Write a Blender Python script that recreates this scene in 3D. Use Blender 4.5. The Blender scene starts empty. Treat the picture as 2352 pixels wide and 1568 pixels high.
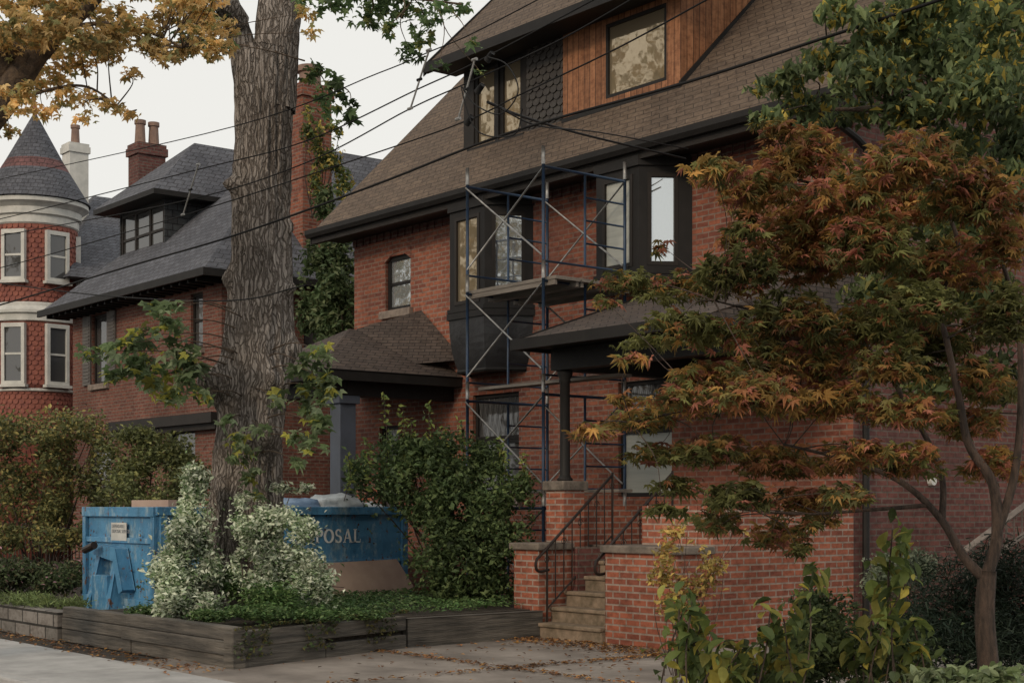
import bpy, math, random
import numpy as np
from mathutils import Vector, Matrix, noise
random.seed(5); rng=np.random.default_rng(7)
sc=bpy.context.scene; COL=sc.collection
# ---------------------------------------------------------------- camera model of the place
FP=3424.0; CX=1176.0; HY=1165.0; H=1.6
Fv=Vector((-.7768,.6298,0)); Rv=Vector((.6298,.7768,0)); UP=Vector((0,0,1))
def fx(px,Y):                       # X of a sight line on the plane Y
    a=(px-CX)/FP; return -Y*(.7768-.6298*a)/(.6298+.7768*a)
def fz(py,X,Y):
    return H+(HY-py)*(-.7768*X+.6298*Y)/FP
def PT(px,py,d): return Vector((0,0,H))+Fv*d+Rv*((px-CX)/FP*d)+UP*((HY-py)/FP*d)
def PY(px,py,Y):
    X=fx(px,Y); return Vector((X,Y,fz(py,X,Y)))
cd=bpy.data.cameras.new("camera"); cam=bpy.data.objects.new("camera",cd); COL.objects.link(cam)
cam.location=(0,0,H); cam.rotation_euler=(math.radians(90),0,math.atan2(.7768,.6298))
cd.sensor_width=36; cd.lens=FP/2352*36; cd.shift_y=(HY-784)/2352; cd.clip_end=600; sc.camera=cam
# ---------------------------------------------------------------- materials
def nm(name):
    m=bpy.data.materials.new(name); m.use_nodes=True; nt=m.node_tree
    return m,nt,nt.nodes['Principled BSDF']
def mixc(nt,a,b,f,mode='MIX'):
    n=nt.nodes.new('ShaderNodeMix'); n.data_type='RGBA'; n.blend_type=mode
    for i,v in ((0,f),(6,a),(7,b)):
        if hasattr(v,'is_linked') : nt.links.new(v,n.inputs[i])
        elif i==0: n.inputs[0].default_value=v
        else: n.inputs[i].default_value=(*v,1)
    return n.outputs[2]
def noisen(nt,scale,stretch=(1,1,1),detail=4,rough=.6):
    tc=nt.nodes.new('ShaderNodeTexCoord'); mp=nt.nodes.new('ShaderNodeMapping'); mp.inputs['Scale'].default_value=stretch
    n=nt.nodes.new('ShaderNodeTexNoise'); n.inputs['Scale'].default_value=scale; n.inputs['Detail'].default_value=detail; n.inputs['Roughness'].default_value=rough
    nt.links.new(tc.outputs['Object'],mp.inputs[0]); nt.links.new(mp.outputs[0],n.inputs['Vector']); return n.outputs['Fac']
def ramp(nt,fac,p0,p1,c0=(0,0,0),c1=(1,1,1)):
    r=nt.nodes.new('ShaderNodeValToRGB'); r.color_ramp.elements[0].position=p0; r.color_ramp.elements[1].position=p1
    r.color_ramp.elements[0].color=(*c0,1); r.color_ramp.elements[1].color=(*c1,1); nt.links.new(fac,r.inputs[0]); return r.outputs[0]
def bumpn(nt,b,h,strength,dist=.02,normal=None):
    n=nt.nodes.new('ShaderNodeBump'); n.inputs['Strength'].default_value=strength; n.inputs['Distance'].default_value=dist
    nt.links.new(h,n.inputs['Height']); nt.links.new(n.outputs[0],b.inputs['Normal']); return n
def plain(name,c1,c2=None,scale=4,rough=.7,bump=.2,metal=0,stretch=(1,1,1),bdist=.02,p=(.35,.65),grime=0,spec=.5):
    m,nt,b=nm(name); c2=c2 or tuple(x*.7 for x in c1)
    f=noisen(nt,scale,stretch); c=mixc(nt,c1,c2,ramp(nt,f,*p))
    if grime:
        g=noisen(nt,1.1,(1,1,.5)); c=mixc(nt,c,(grime,)*3,ramp(nt,g,.45,.7),'MULTIPLY')
    nt.links.new(c,b.inputs['Base Color']); b.inputs['Roughness'].default_value=rough; b.inputs['Metallic'].default_value=metal; b.inputs['Specular IOR Level'].default_value=spec
    if bump: bumpn(nt,b,noisen(nt,scale*3,stretch,4),bump,bdist)
    return m
def bricks(name,c1,c2,mort,bw=.225,bh=.078,ms=.011,vmul=1.0,bump=.6,stain=(.5,.46,.44),rot=False,rough=.85,off=.5,grain=None,smooth=.1,bd=.014,patch=None):
    m,nt,b=nm(name); N=nt.nodes; L=nt.links
    tc=N.new('ShaderNodeTexCoord'); sp=N.new('ShaderNodeSeparateXYZ'); L.new(tc.outputs['Object'],sp.inputs[0])
    ad=N.new('ShaderNodeMath'); L.new(sp.outputs[0],ad.inputs[0]); L.new(sp.outputs[1],ad.inputs[1])
    mu=N.new('ShaderNodeMath'); mu.operation='MULTIPLY'; mu.inputs[1].default_value=vmul; L.new(sp.outputs[2],mu.inputs[0])
    cb=N.new('ShaderNodeCombineXYZ')
    L.new((mu if rot else ad).outputs[0],cb.inputs[0]); L.new((ad if rot else mu).outputs[0],cb.inputs[1])
    br=N.new('ShaderNodeTexBrick'); L.new(cb.outputs[0],br.inputs['Vector'])
    for k,v in (('Scale',1),('Mortar Size',ms),('Mortar Smooth',smooth),('Bias',-.1),('Brick Width',bw),('Row Height',bh)): br.inputs[k].default_value=v
    br.offset=off
    br.inputs['Color1'].default_value=(*c1,1); br.inputs['Color2'].default_value=(*c2,1); br.inputs['Mortar'].default_value=(*mort,1)
    c=mixc(nt,br.outputs[0],stain,ramp(nt,noisen(nt,.55,(1,1,.7),5,.65),.42,.72),'MULTIPLY')
    if patch: c=mixc(nt,c,patch,ramp(nt,noisen(nt,1.3,(.5,.5,1.2),5,.7),.5,.72))
    c=mixc(nt,c,(.55,.52,.5),ramp(nt,noisen(nt,11,(1,1,1.6),3),.42,.75),'MULTIPLY')
    if grain: c=mixc(nt,c,grain,ramp(nt,noisen(nt,9,(4,4,.25) if rot else (1,1,1),5,.7),.4,.7),'MULTIPLY')
    L.new(c,b.inputs['Base Color']); b.inputs['Roughness'].default_value=rough; b.inputs['Specular IOR Level'].default_value=.25
    iv=N.new('ShaderNodeMath'); iv.operation='SUBTRACT'; iv.inputs[0].default_value=1; L.new(br.outputs['Fac'],iv.inputs[1])
    ad2=N.new('ShaderNodeMath'); ad2.operation='MULTIPLY_ADD'; L.new(noisen(nt,30,(1,1,1),2),ad2.inputs[0]); ad2.inputs[1].default_value=.35; L.new(iv.outputs[0],ad2.inputs[2])
    bumpn(nt,b,ad2.outputs[0],bump,bd); return m
def glassm(name,c,metal=.55,rough=.03,wav=.05):
    m,nt,b=nm(name); b.inputs['Base Color'].default_value=(*c,1); b.inputs['Metallic'].default_value=metal; b.inputs['Roughness'].default_value=rough; b.inputs['IOR'].default_value=1.6
    bumpn(nt,b,noisen(nt,2.2,(1,1,1),2),wav,.05); return m
def leafm(name,tr=.3,rough=.6):
    m=bpy.data.materials.new(name); m.use_nodes=True; nt=m.node_tree; N=nt.nodes; L=nt.links; b=N['Principled BSDF']
    at=N.new('ShaderNodeAttribute'); at.attribute_name='col'
    L.new(at.outputs['Color'],b.inputs['Base Color']); b.inputs['Roughness'].default_value=rough; b.inputs['Specular IOR Level'].default_value=.3
    t=N.new('ShaderNodeBsdfTranslucent'); L.new(at.outputs['Color'],t.inputs[0])
    mx=N.new('ShaderNodeMixShader'); mx.inputs[0].default_value=tr; L.new(b.outputs[0],mx.inputs[1]); L.new(t.outputs[0],mx.inputs[2])
    L.new(mx.outputs[0],N['Material Output'].inputs[0]); return m
M={}
M['brick']=bricks('brick_orange',(.37,.13,.077),(.19,.066,.05),(.28,.20,.16),patch=(.20,.085,.062))
M['brick_two']=bricks('brick_red_brown',(.24,.095,.068),(.15,.06,.048),(.21,.16,.13))
M['brick_dark']=bricks('brick_maroon',(.20,.08,.066),(.12,.05,.047),(.17,.135,.115),patch=(.12,.06,.055))
M['brick_porch']=bricks('brick_bright',(.43,.145,.085),(.25,.085,.058),(.38,.30,.25))  # brighter brick and mortar for the pier, porch and stair walls
M['shingle']=bricks('brown_shingles',(.165,.12,.087),(.125,.092,.069),(.055,.042,.034),.33,.135,.008,1.414,.6,(.66,.66,.68),grain=(.78,.78,.77))
M['shingle_porch']=bricks('porch_shingles',(.11,.085,.072),(.075,.06,.053),(.03,.025,.022),.26,.12,.009,2.2,.6,(.65,.65,.67))
M['slate']=bricks('grey_slate',(.13,.135,.155),(.09,.094,.11),(.04,.04,.045),.25,.17,.009,1.4,.6,(.68,.68,.7))
M['slate_red']=bricks('red_slate',(.19,.095,.092),(.15,.08,.08),(.05,.035,.035),.24,.17,.009,1.2,.6)
M['cedar']=bricks('cedar_boards',(.42,.20,.10),(.26,.12,.06),(.05,.02,.01),40,.13,.006,1,.4,(.75,.68,.6),rot=True,grain=(.55,.45,.4),rough=.5)
M['trim']=plain('dark_trim',(.013,.012,.0115),(.02,.018,.017),3,.6,.05,spec=.25)
M['trim_brown']=plain('brown_black_trim',(.024,.019,.016),(.016,.013,.011),3,.6,.06,spec=.3)
M['lead']=plain('lead_skirt',(.05,.05,.052),(.028,.028,.03),2.2,.42,.3,.35,bdist=.05)
M['scale_dark']=plain('dark_scales',(.05,.045,.04),(.035,.03,.028),5,.7,.15)
M['scale_red']=plain('red_scales',(.28,.09,.058),(.17,.05,.038),6,.75,.15)
M['white']=plain('white_paint',(.60,.59,.55),(.46,.46,.43),3,.5,.05)
M['stone']=plain('sill_stone',(.26,.21,.175),(.15,.12,.1),9,.9,.5)
M['cap']=plain('cap_stone',(.20,.165,.135),(.10,.085,.07),8,.9,.5)
M['step']=plain('worn_step',(.27,.20,.14),(.13,.10,.065),7,.95,.7)
M['glass']=glassm('window_glass',(.62,.66,.68),.75)
M['glass_dark']=glassm('dark_glass',(.10,.10,.10),.4)
M['glass_amber']=glassm('amber_glass',(.42,.34,.23),.65)
M['blind']=plain('pale_blind',(.42,.43,.39),(.34,.35,.32),2,.35,.02,stretch=(.3,.3,8))
M['blue_tube']=plain('scaffold_blue',(.018,.045,.10),(.03,.05,.08),9,.45,.1,.2)
M['galv']=plain('galvanised',(.36,.36,.35),(.22,.21,.2),12,.45,.1,.5)
M['plank']=plain('scaffold_plank',(.24,.21,.18),(.15,.13,.11),6,.8,.3,stretch=(.3,3,3))
M['iron']=plain('black_iron',(.015,.013,.012),(.035,.02,.015),14,.5,.1,.3)
def dumpm():
    m,nt,b=nm('faded_blue'); c=mixc(nt,(.085,.26,.44),(.05,.18,.33),ramp(nt,noisen(nt,1.8),.35,.65))
    c=mixc(nt,c,(.28,.39,.45),ramp(nt,noisen(nt,5,(1,1,.5),6,.75),.52,.66)); c=mixc(nt,c,(.13,.06,.035),ramp(nt,noisen(nt,7,(1,1,.6),6,.8),.59,.63)); c=mixc(nt,c,(.5,.48,.45),ramp(nt,noisen(nt,2.3,(2.5,2.5,.3),5,.7),.5,.78),'MULTIPLY')
    nt.links.new(c,b.inputs['Base Color']); b.inputs['Roughness'].default_value=.55; bumpn(nt,b,noisen(nt,2.0),.6,.08); return m
M['dump']=dumpm()
M['rust']=plain('rust_patch',(.10,.045,.025),(.05,.03,.02),12,.9,.3)
M['letter']=plain('letter_white',(.88,.88,.86),(.78,.78,.76),8,.6,0)
M['ink']=plain('faded_ink',(.20,.22,.24),(.3,.3,.3),20,.7,0)
M['board']=plain('brown_board',(.46,.34,.27),(.38,.27,.22),3,.85,.08)
M['timber']=plain('old_timber',(.15,.132,.11),(.055,.05,.043),3,.92,.8,stretch=(.5,.5,7),grime=.6)
M['concrete']=plain('sidewalk_concrete',(.42,.41,.40),(.32,.315,.305),3,.9,.25,grime=.75)
M['drive']=plain('driveway_concrete',(.28,.245,.215),(.17,.145,.125),1.6,.92,.5,grime=.65)
M['asphalt']=plain('asphalt',(.055,.055,.057),(.04,.04,.042),20,.9,.4)
M['soil']=plain('soil',(.055,.043,.032),(.03,.024,.018),6,1,.8,bdist=.05)
M['block']=bricks('stone_blocks',(.25,.23,.21),(.17,.16,.145),(.04,.037,.033),.5,.17,.015,1,.8)
M['cable']=plain('black_cable',(.010,.010,.011),(.015,.015,.015),5,.7,0,spec=.2)
M['clay']=plain('clay_pot',(.26,.17,.13),(.18,.12,.1),6,.9,.2)
def bark(name,c1,c2,st=(9,9,1.6),strength=1.0):
    m,nt,b=nm(name); f=noisen(nt,1.3,st,6,.68); g=noisen(nt,.8,(1,1,.5),4)
    c=mixc(nt,c2,c1,ramp(nt,f,.38,.62)); c=mixc(nt,c,(.65,.62,.58),ramp(nt,g,.4,.7),'MULTIPLY')
    nt.links.new(c,b.inputs['Base Color']); b.inputs['Roughness'].default_value=.95; bumpn(nt,b,f,strength,.06); return m
def furrow(name):
    m,nt,b=nm(name); N=nt.nodes; L=nt.links
    tc=N.new('ShaderNodeTexCoord'); nz=N.new('ShaderNodeTexNoise'); nz.inputs['Scale'].default_value=3.2; nz.inputs['Detail'].default_value=5; L.new(tc.outputs['Object'],nz.inputs['Vector'])
    mv=N.new('ShaderNodeVectorMath'); mv.operation='MULTIPLY_ADD'; L.new(nz.outputs['Color'],mv.inputs[0]); mv.inputs[1].default_value=(.2,.2,.8); L.new(tc.outputs['Object'],mv.inputs[2])
    mp=N.new('ShaderNodeMapping'); mp.inputs['Scale'].default_value=(24,24,2.7); L.new(mv.outputs[0],mp.inputs[0])
    vo=N.new('ShaderNodeTexVoronoi'); vo.feature='DISTANCE_TO_EDGE'; vo.inputs['Scale'].default_value=1; L.new(mp.outputs[0],vo.inputs['Vector'])
    e=ramp(nt,vo.outputs['Distance'],.0,.2); f=noisen(nt,6,(7,7,.8),6,.72)
    c=mixc(nt,(.42,.375,.34),(.25,.22,.195),ramp(nt,f,.4,.62)); c=mixc(nt,(.12,.10,.085),c,e); c=mixc(nt,c,(.66,.64,.62),ramp(nt,noisen(nt,.9,(1,1,.5),4),.42,.68),'MULTIPLY')
    L.new(c,b.inputs['Base Color']); b.inputs['Roughness'].default_value=.95; b.inputs['Specular IOR Level'].default_value=.2
    ma=N.new('ShaderNodeMath'); ma.operation='MULTIPLY_ADD'; L.new(f,ma.inputs[0]); ma.inputs[1].default_value=1.1; L.new(e,ma.inputs[2]); bumpn(nt,b,ma.outputs[0],.9,.03); return m
M['bark']=furrow('grey_bark')
M['bark_d']=bark('dark_bark',(.11,.075,.058),(.04,.03,.024),(20,20,6),.5)
M['bark_l']=bark('limb_bark',(.15,.105,.07),(.05,.036,.027),(12,12,12),.6)
M['leaf']=leafm('leaf',.25); M['leaf_t']=leafm('leaf_bright',.42)
# ---------------------------------------------------------------- mesh builder
def fixparent(o,parent):
    if parent is None: return
    o.parent=parent
    if parent.type=='EMPTY': o.matrix_parent_inverse=Matrix.Translation(-parent.location)
def tag(o,label=None,cat=None,group=None,kind=None):
    for k,v in (('label',label),('category',cat),('group',group),('kind',kind)):
        if v: o[k]=v
    return o
def thing(name,label,cat,loc,group=None):
    o=bpy.data.objects.new(name,None); o.empty_display_size=.2; COL.objects.link(o); o.location=loc
    return tag(o,label,cat,group)
class FR:
    def __init__(s,O,U,N): s.O=Vector(O); s.U=Vector(U).normalized(); s.N=Vector(N).normalized()
    def p(s,u,z,n=0): return s.O+s.U*u+s.N*n+UP*z
def front(Y): return FR((0,Y,0),(1,0,0),(0,-1,0))
def side(X): return FR((X,0,0),(0,1,0),(1,0,0))
class MB:
    def __init__(s): s.v=[]; s.f=[]
    def poly(s,pts):
        i=len(s.v); s.v+= [tuple(p) for p in pts]; s.f.append(tuple(range(i,i+len(pts))))
    def hexa(s,P):
        i=len(s.v); s.v+=[tuple(p) for p in P]
        for q in ((0,1,2,3),(4,7,6,5),(0,4,5,1),(1,5,6,2),(2,6,7,3),(3,7,4,0)): s.f.append(tuple(i+k for k in q))
    def box(s,x0,x1,y0,y1,z0,z1): s.hexa([(x0,y0,z0),(x1,y0,z0),(x1,y1,z0),(x0,y1,z0),(x0,y0,z1),(x1,y0,z1),(x1,y1,z1),(x0,y1,z1)])
    def ob(s,fr,u0,u1,z0,z1,n0,n1): s.hexa([fr.p(u0,z0,n0),fr.p(u1,z0,n0),fr.p(u1,z0,n1),fr.p(u0,z0,n1),fr.p(u0,z1,n0),fr.p(u1,z1,n0),fr.p(u1,z1,n1),fr.p(u0,z1,n1)])
    def prism(s,pts,vec):
        vec=Vector(vec); n=len(pts); i=len(s.v); s.v+=[tuple(Vector(p)) for p in pts]+[tuple(Vector(p)+vec) for p in pts]
        s.f.append(tuple(range(i,i+n))); s.f.append(tuple(range(i+2*n-1,i+n-1,-1)))
        for k in range(n): s.f.append((i+k,i+(k+1)%n,i+n+(k+1)%n,i+n+k))
    def tube(s,pts,r,seg=8,bumpf=None):
        pts=[Vector(p) for p in pts]; n=len(pts)
        if not hasattr(r,'__len__'): r=[r]*n
        i0=len(s.v); ref=None
        for k,p in enumerate(pts):
            t=(pts[min(k+1,n-1)]-pts[max(k-1,0)]).normalized()
            if ref is None: ref=Vector((1,0,0)) if abs(t.x)<.8 else Vector((0,1,0))
            a=(ref-t*ref.dot(t)).normalized(); ref=a; b=t.cross(a)
            for j in range(seg):
                an=2*math.pi*j/seg; rr=r[k]
                if bumpf: rr*=bumpf(an,p)
                s.v.append(tuple(p+(a*math.cos(an)+b*math.sin(an))*rr))
        for k in range(n-1):
            for j in range(seg):
                a=i0+k*seg+j; b=i0+k*seg+(j+1)%seg; s.f.append((a,b,b+seg,a+seg))
        s.f.append(tuple(range(i0,i0+seg))); s.f.append(tuple(range(i0+n*seg-1,i0+(n-1)*seg-1,-1)))
    def lathe(s,c,prof,seg=24):
        i0=len(s.v); n=len(prof)
        for r,z in prof:
            for j in range(seg):
                an=2*math.pi*j/seg; s.v.append((c[0]+r*math.cos(an),c[1]+r*math.sin(an),z))
        for k in range(n-1):
            for j in range(seg):
                a=i0+k*seg+j; b=i0+k*seg+(j+1)%seg; s.f.append((a,b,b+seg,a+seg))
        s.f.append(tuple(range(i0+seg-1,i0-1,-1))); s.f.append(tuple(range(i0+(n-1)*seg,i0+n*seg)))
    def build(s,name,mat,parent=None,label=None,cat=None,group=None,kind=None,smooth=False,bevel=0):
        me=bpy.data.meshes.new(name); V=s.v; loc=Vector((0,0,0))
        if parent is None and kind!='structure':
            A=np.array(V); mn=A.min(0); mx=A.max(0); loc=Vector(((mn[0]+mx[0])/2,(mn[1]+mx[1])/2,mn[2])); V=(A-np.array(loc)).tolist()
        me.from_pydata(V,[],s.f); me.materials.append(M[mat] if isinstance(mat,str) else mat)
        if smooth: me.polygons.foreach_set('use_smooth',[True]*len(me.polygons))
        o=bpy.data.objects.new(name,me); COL.objects.link(o); o.location=loc; fixparent(o,parent); tag(o,label,cat,group,kind)
        if bevel:
            b=o.modifiers.new('bevel','BEVEL'); b.width=bevel; b.segments=2; b.limit_method='ANGLE'
        return o
def catm(pts,n=8):
    P=[Vector(p) for p in pts]; P=[P[0]*2-P[1]]+P+[P[-1]*2-P[-2]]; out=[]
    for i in range(1,len(P)-2):
        for k in range(n):
            t=k/n; a,b,c,d=P[i-1:i+3]
            out.append(.5*((2*b)+(c-a)*t+(2*a-5*b+4*c-d)*t*t+(3*b-a-3*c+d)*t**3))
    out.append(P[-2]); return out
def wall(mb,fr,u0,u1,z0,z1,holes=(),dep=.14):
    us=sorted({u0,u1}|{h[0] for h in holes}|{h[1] for h in holes}); zs=sorted({z0,z1}|{h[2] for h in holes}|{h[3] for h in holes})
    for i in range(len(us)-1):
        for j in range(len(zs)-1):
            uc=(us[i]+us[i+1])/2; zc=(zs[j]+zs[j+1])/2
            if any(h[0]<uc<h[1] and h[2]<zc<h[3] for h in holes): continue
            mb.poly([fr.p(us[i],zs[j]),fr.p(us[i+1],zs[j]),fr.p(us[i+1],zs[j+1]),fr.p(us[i],zs[j+1])])
    for a,b,c,d in [h[:4] for h in holes]:
        for q in (((a,c),(b,c)),((b,c),(b,d)),((b,d),(a,d)),((a,d),(a,c))):
            mb.poly([fr.p(*q[0],0),fr.p(*q[1],0),fr.p(*q[1],-dep),fr.p(*q[0],-dep)])
def window(parent,fr,u0,u1,z0,z1,fmat='trim',pmat='glass',cols=1,rows=1,fw=.06,inset=-.12,sill=None,name='window',lead=False):
    m=MB(); n0,n1=inset,inset+.06
    m.ob(fr,u0,u0+fw,z0,z1,n0,n1); m.ob(fr,u1-fw,u1,z0,z1,n0,n1); m.ob(fr,u0+fw,u1-fw,z0,z0+fw,n0,n1); m.ob(fr,u0+fw,u1-fw,z1-fw,z1,n0,n1)
    for k in range(1,cols):
        c=u0+(u1-u0)*k/cols; m.ob(fr,c-fw/2,c+fw/2,z0+fw,z1-fw,n0,n1-.004)
    for k in range(1,rows):
        c=z0+(z1-z0)*k/rows; m.ob(fr,u0+fw,u1-fw,c-fw/3,c+fw/3,n0,n1-.008)
    o=m.build(name,fmat,parent)
    g=MB(); g.poly([fr.p(u0+fw*.5,z0+fw*.5,n0+.02),fr.p(u1-fw*.5,z0+fw*.5,n0+.02),fr.p(u1-fw*.5,z1-fw*.5,n0+.02),fr.p(u0+fw*.5,z1-fw*.5,n0+.02)])
    g.build('pane',pmat,o)
    if lead:
        l=MB(); w=(u1-u0-2*fw)/8
        for k in range(8):
            for s_ in (0,1):
                a=u0+fw+w*(k+s_); b=u0+fw+w*(k+1-s_); l.tube([fr.p(a,z0+fw,n0+.035),fr.p(b,z1-fw,n0+.035)],.004,4)
        l.build('lead_came','lead',o)
    if sill:
        s=MB(); s.ob(fr,u0-.08,u1+.08,z0-.14,z0-.004,-.1,.09); s.build('sill',sill,o,bevel=.008)
    return o
def scallops(mb,fr,u0,u1,z0,z1,w=.16,h=.12):
    r=0; z=z0
    while z<z1-.02:
        u=u0-(w/2 if r%2 else 0)
        while u<u1:
            a=max(u,u0)+.006; b=min(u+w,u1)-.006
            if b-a>.03:
                pts=[]; zt=min(z+h*1.15,z1)
                for k in range(7):
                    t=math.pi*k/6; pts.append(fr.p((a+b)/2-math.cos(t)*(b-a)/2, z+h*.5-math.sin(t)*h*.5, .03))
                pts+= [fr.p(b,zt,.008),fr.p(a,zt,.008)]
                i=len(mb.v); mb.poly(pts)
                bk=[Vector(p)-fr.N*.02 for p in pts[:7]]
                j=len(mb.v); mb.v+=[tuple(p) for p in bk]
                for k in range(6): mb.f.append((i+k,i+k+1,j+k+1,j+k))
            u+=w
        z+=h; r+=1
# ---------------------------------------------------------------- leaves
def star(lens,inner=.36,span=125,droop=.18):
    n=len(lens); V=[(0,0,0)]; F=[]; angs=[math.radians(-span+2*span*i/(n-1)) for i in range(n)]
    st=(angs[1]-angs[0])/2
    for i,(L,a) in enumerate(zip(lens,angs)):
        V.append((inner*math.sin(a-st)*(.6 if i==0 else 1),inner*math.cos(a-st)*(.6 if i==0 else 1),.02)); V.append((L*math.sin(a),L*math.cos(a),-droop*L))
    V.append((inner*.6*math.sin(angs[-1]+st),inner*.6*math.cos(angs[-1]+st),.02))
    for i in range(n): F.append((0,1+2*i,2+2*i,3+2*i))
    return np.array(V)*.62-np.array((0,.15,0)),F
TM={'jm':star([.45,.72,.92,1,.92,.72,.45],.36,120,.3),'mp':star([.5,.85,1.,.85,.5],.45,115,.22),
 'ov':(np.array([(0,-.5,0),(.26,-.05,.09),(.0,.5,-.08),(-.26,-.05,.09)]),[(0,1,2),(0,2,3)]),
 'big':(np.array([(0,-.5,.0),(.2,-.3,.08),(.3,0,.1),(.2,.3,.02),(0,.55,-.2),(-.2,.3,.02),(-.3,0,.1),(-.2,-.3,.08),(0,-.15,.02),(0,.2,-.02)]),[(0,1,2,8),(8,2,3,9),(9,3,4),(0,8,6,7),(8,9,5,6),(9,4,5)]),
 'nd':(np.array([(-.06,-.5,0),(.06,-.5,0),(.02,.5,0)]),[(0,1,2)])}
def leafset(name,P,size,tm,pal,parent=None,mat='leaf',up=.5,sv=.3,down=0,tone=2.2,gain=1.25,hue=None,**kw):
    P=np.asarray(P,float); n=len(P); V,Fc=TM[tm]; k=len(V)
    nrm=rng.normal(size=(n,3)); nrm[:,2]=np.abs(nrm[:,2])+up*2; nrm/=np.linalg.norm(nrm,axis=1)[:,None]
    d=rng.normal(size=(n,3)); d[:,2]-=down*2; t=d-nrm*np.sum(d*nrm,1)[:,None]; t/=np.linalg.norm(t,axis=1)[:,None]
    b=np.cross(t,nrm); s=size*(1+sv*rng.normal(size=n)).clip(.45,1.7)
    W=P[:,None,:]+s[:,None,None]*(V[None,:,0:1]*b[:,None,:]+V[None,:,1:2]*t[:,None,:]+V[None,:,2:3]*nrm[:,None,:])
    off=np.zeros(3)
    if parent is None: off=np.array([P[:,0].mean(),P[:,1].mean(),P[:,2].min()]); W=W-off
    F=[]
    for i in range(n):
        o=i*k; F+=[tuple(o+q for q in f) for f in Fc]
    me=bpy.data.meshes.new(name); me.from_pydata(W.reshape(-1,3).tolist(),[],F)
    pal=np.array([tuple(p)[:3]+((p[3],) if len(p)>3 else (1,)) for p in pal]); wt=pal[:,3]/pal[:,3].sum()
    ci=rng.choice(len(pal),size=n,p=wt); c=pal[ci][:,:3]*gain
    if hue is not None:      # sprays of another colour inside the crown
        g=np.sin(P[:,0]*2.9+.5)*np.sin(P[:,1]*3.1+1)+np.sin(P[:,2]*4.3+P[:,1]*1.2)*.8+rng.normal(size=n)*.6; w=(g>.55)[:,None]; c=np.where(w,np.array(hue)*(.7+.6*rng.random((n,1))),c)
    ff=np.sin(P[:,0]*tone+1.3)*np.sin(P[:,1]*tone*1.1+.4)+np.sin(P[:,2]*tone*1.6+P[:,0]*1.7)*.7
    c=c*(1+.25*ff+.22*rng.normal(size=n)).clip(.35,1.8)[:,None]
    ca=me.color_attributes.new('col','FLOAT_COLOR','POINT'); A=np.ones((n,k,4)); A[:,:,:3]=c[:,None,:]; ca.data.foreach_set('color',A.ravel().astype(np.float32))
    me.materials.append(M[mat]); o=bpy.data.objects.new(name,me); COL.objects.link(o); o.location=off.tolist(); fixparent(o,parent); tag(o,**kw); return o
def ball(cs,n,gap=0,gs=3.0):
    """n points inside a union of ellipsoids [(centre,(rx,ry,rz))]"""
    vol=np.array([r[0]*r[1]*r[2] for c,r in cs])**.75; vol/=vol.sum(); out=[]
    for (c,r),w in zip(cs,vol):
        m=max(3,int(n*w)); d=rng.normal(size=(m,3)); d/=np.linalg.norm(d,axis=1)[:,None]; q=rng.random(m)**.42*(1+.16*np.sin(d[:,0]*7+c[0]*3)*np.sin(d[:,2]*6+c[2]*5)+.12*rng.normal(size=m)**2*.8)
        p=d*q[:,None]*np.array(r)+np.array(c)+rng.normal(size=(m,3))*np.array(r)*.09; out.append(p)
    P=np.concatenate(out)
    if gap:
        g=np.sin(P[:,0]*gs+.7)*np.sin(P[:,1]*gs*1.2+2)+np.sin(P[:,2]*gs*1.3+1)*np.sin((P[:,0]+P[:,1])*gs*.8)
        P=P[(g+rng.normal(size=len(P))*.3)>gap]
    return P
def shrub(name,label,cat,cs,n,size,pal,tm='ov',stems=8,base=None,gap=-.6,mat='leaf',up=.2,group=None,sm='bark_d',stem_r=.015,gs=3.0,**kw):
    c0=Vector(cs[0][0]); bz=min(c[2]-r[2] for c,r in cs); base=Vector(base) if base else Vector((c0.x,c0.y,bz))
    t=thing(name,label,cat,base,group)
    leafset('foliage',ball(cs,n,gap,gs),size,tm,pal,t,mat,up,**kw)
    m=MB()
    for k in range(stems):
        c,r=cs[k%len(cs)]; e=Vector(c)+Vector([random.uniform(-.7,.7)*x for x in r]); s=base+Vector((random.uniform(-.15,.15),random.uniform(-.15,.15),0))
        mid=(s+e)/2+Vector((random.uniform(-.15,.15),random.uniform(-.15,.15),.1)); m.tube(catm([s,mid,e],4),[stem_r*(1-.08*i) for i in range(9)],5)
    m.build('stem',sm,t,smooth=True); return t
def textmesh(name,s,size,mat,parent,O,U,ext=.004,bold=0,sx=1):
    cu=bpy.data.curves.new(name,'FONT'); cu.body=s; cu.size=size; cu.extrude=ext; cu.offset=bold
    o=bpy.data.objects.new(name,cu); COL.objects.link(o); bpy.context.view_layer.update()
    me=bpy.data.meshes.new_from_object(o.evaluated_get(bpy.context.evaluated_depsgraph_get())); bpy.data.objects.remove(o)
    U=Vector(U); N=U.cross(UP); mt=Matrix(((U.x*sx,0,N.x,O[0]),(U.y*sx,0,N.y,O[1]),(U.z,1,N.z,O[2]),(0,0,0,1))); me.transform(mt)
    me.materials.clear(); me.materials.append(M[mat]); o=bpy.data.objects.new(name,me); COL.objects.link(o); fixparent(o,parent); return o
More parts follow.
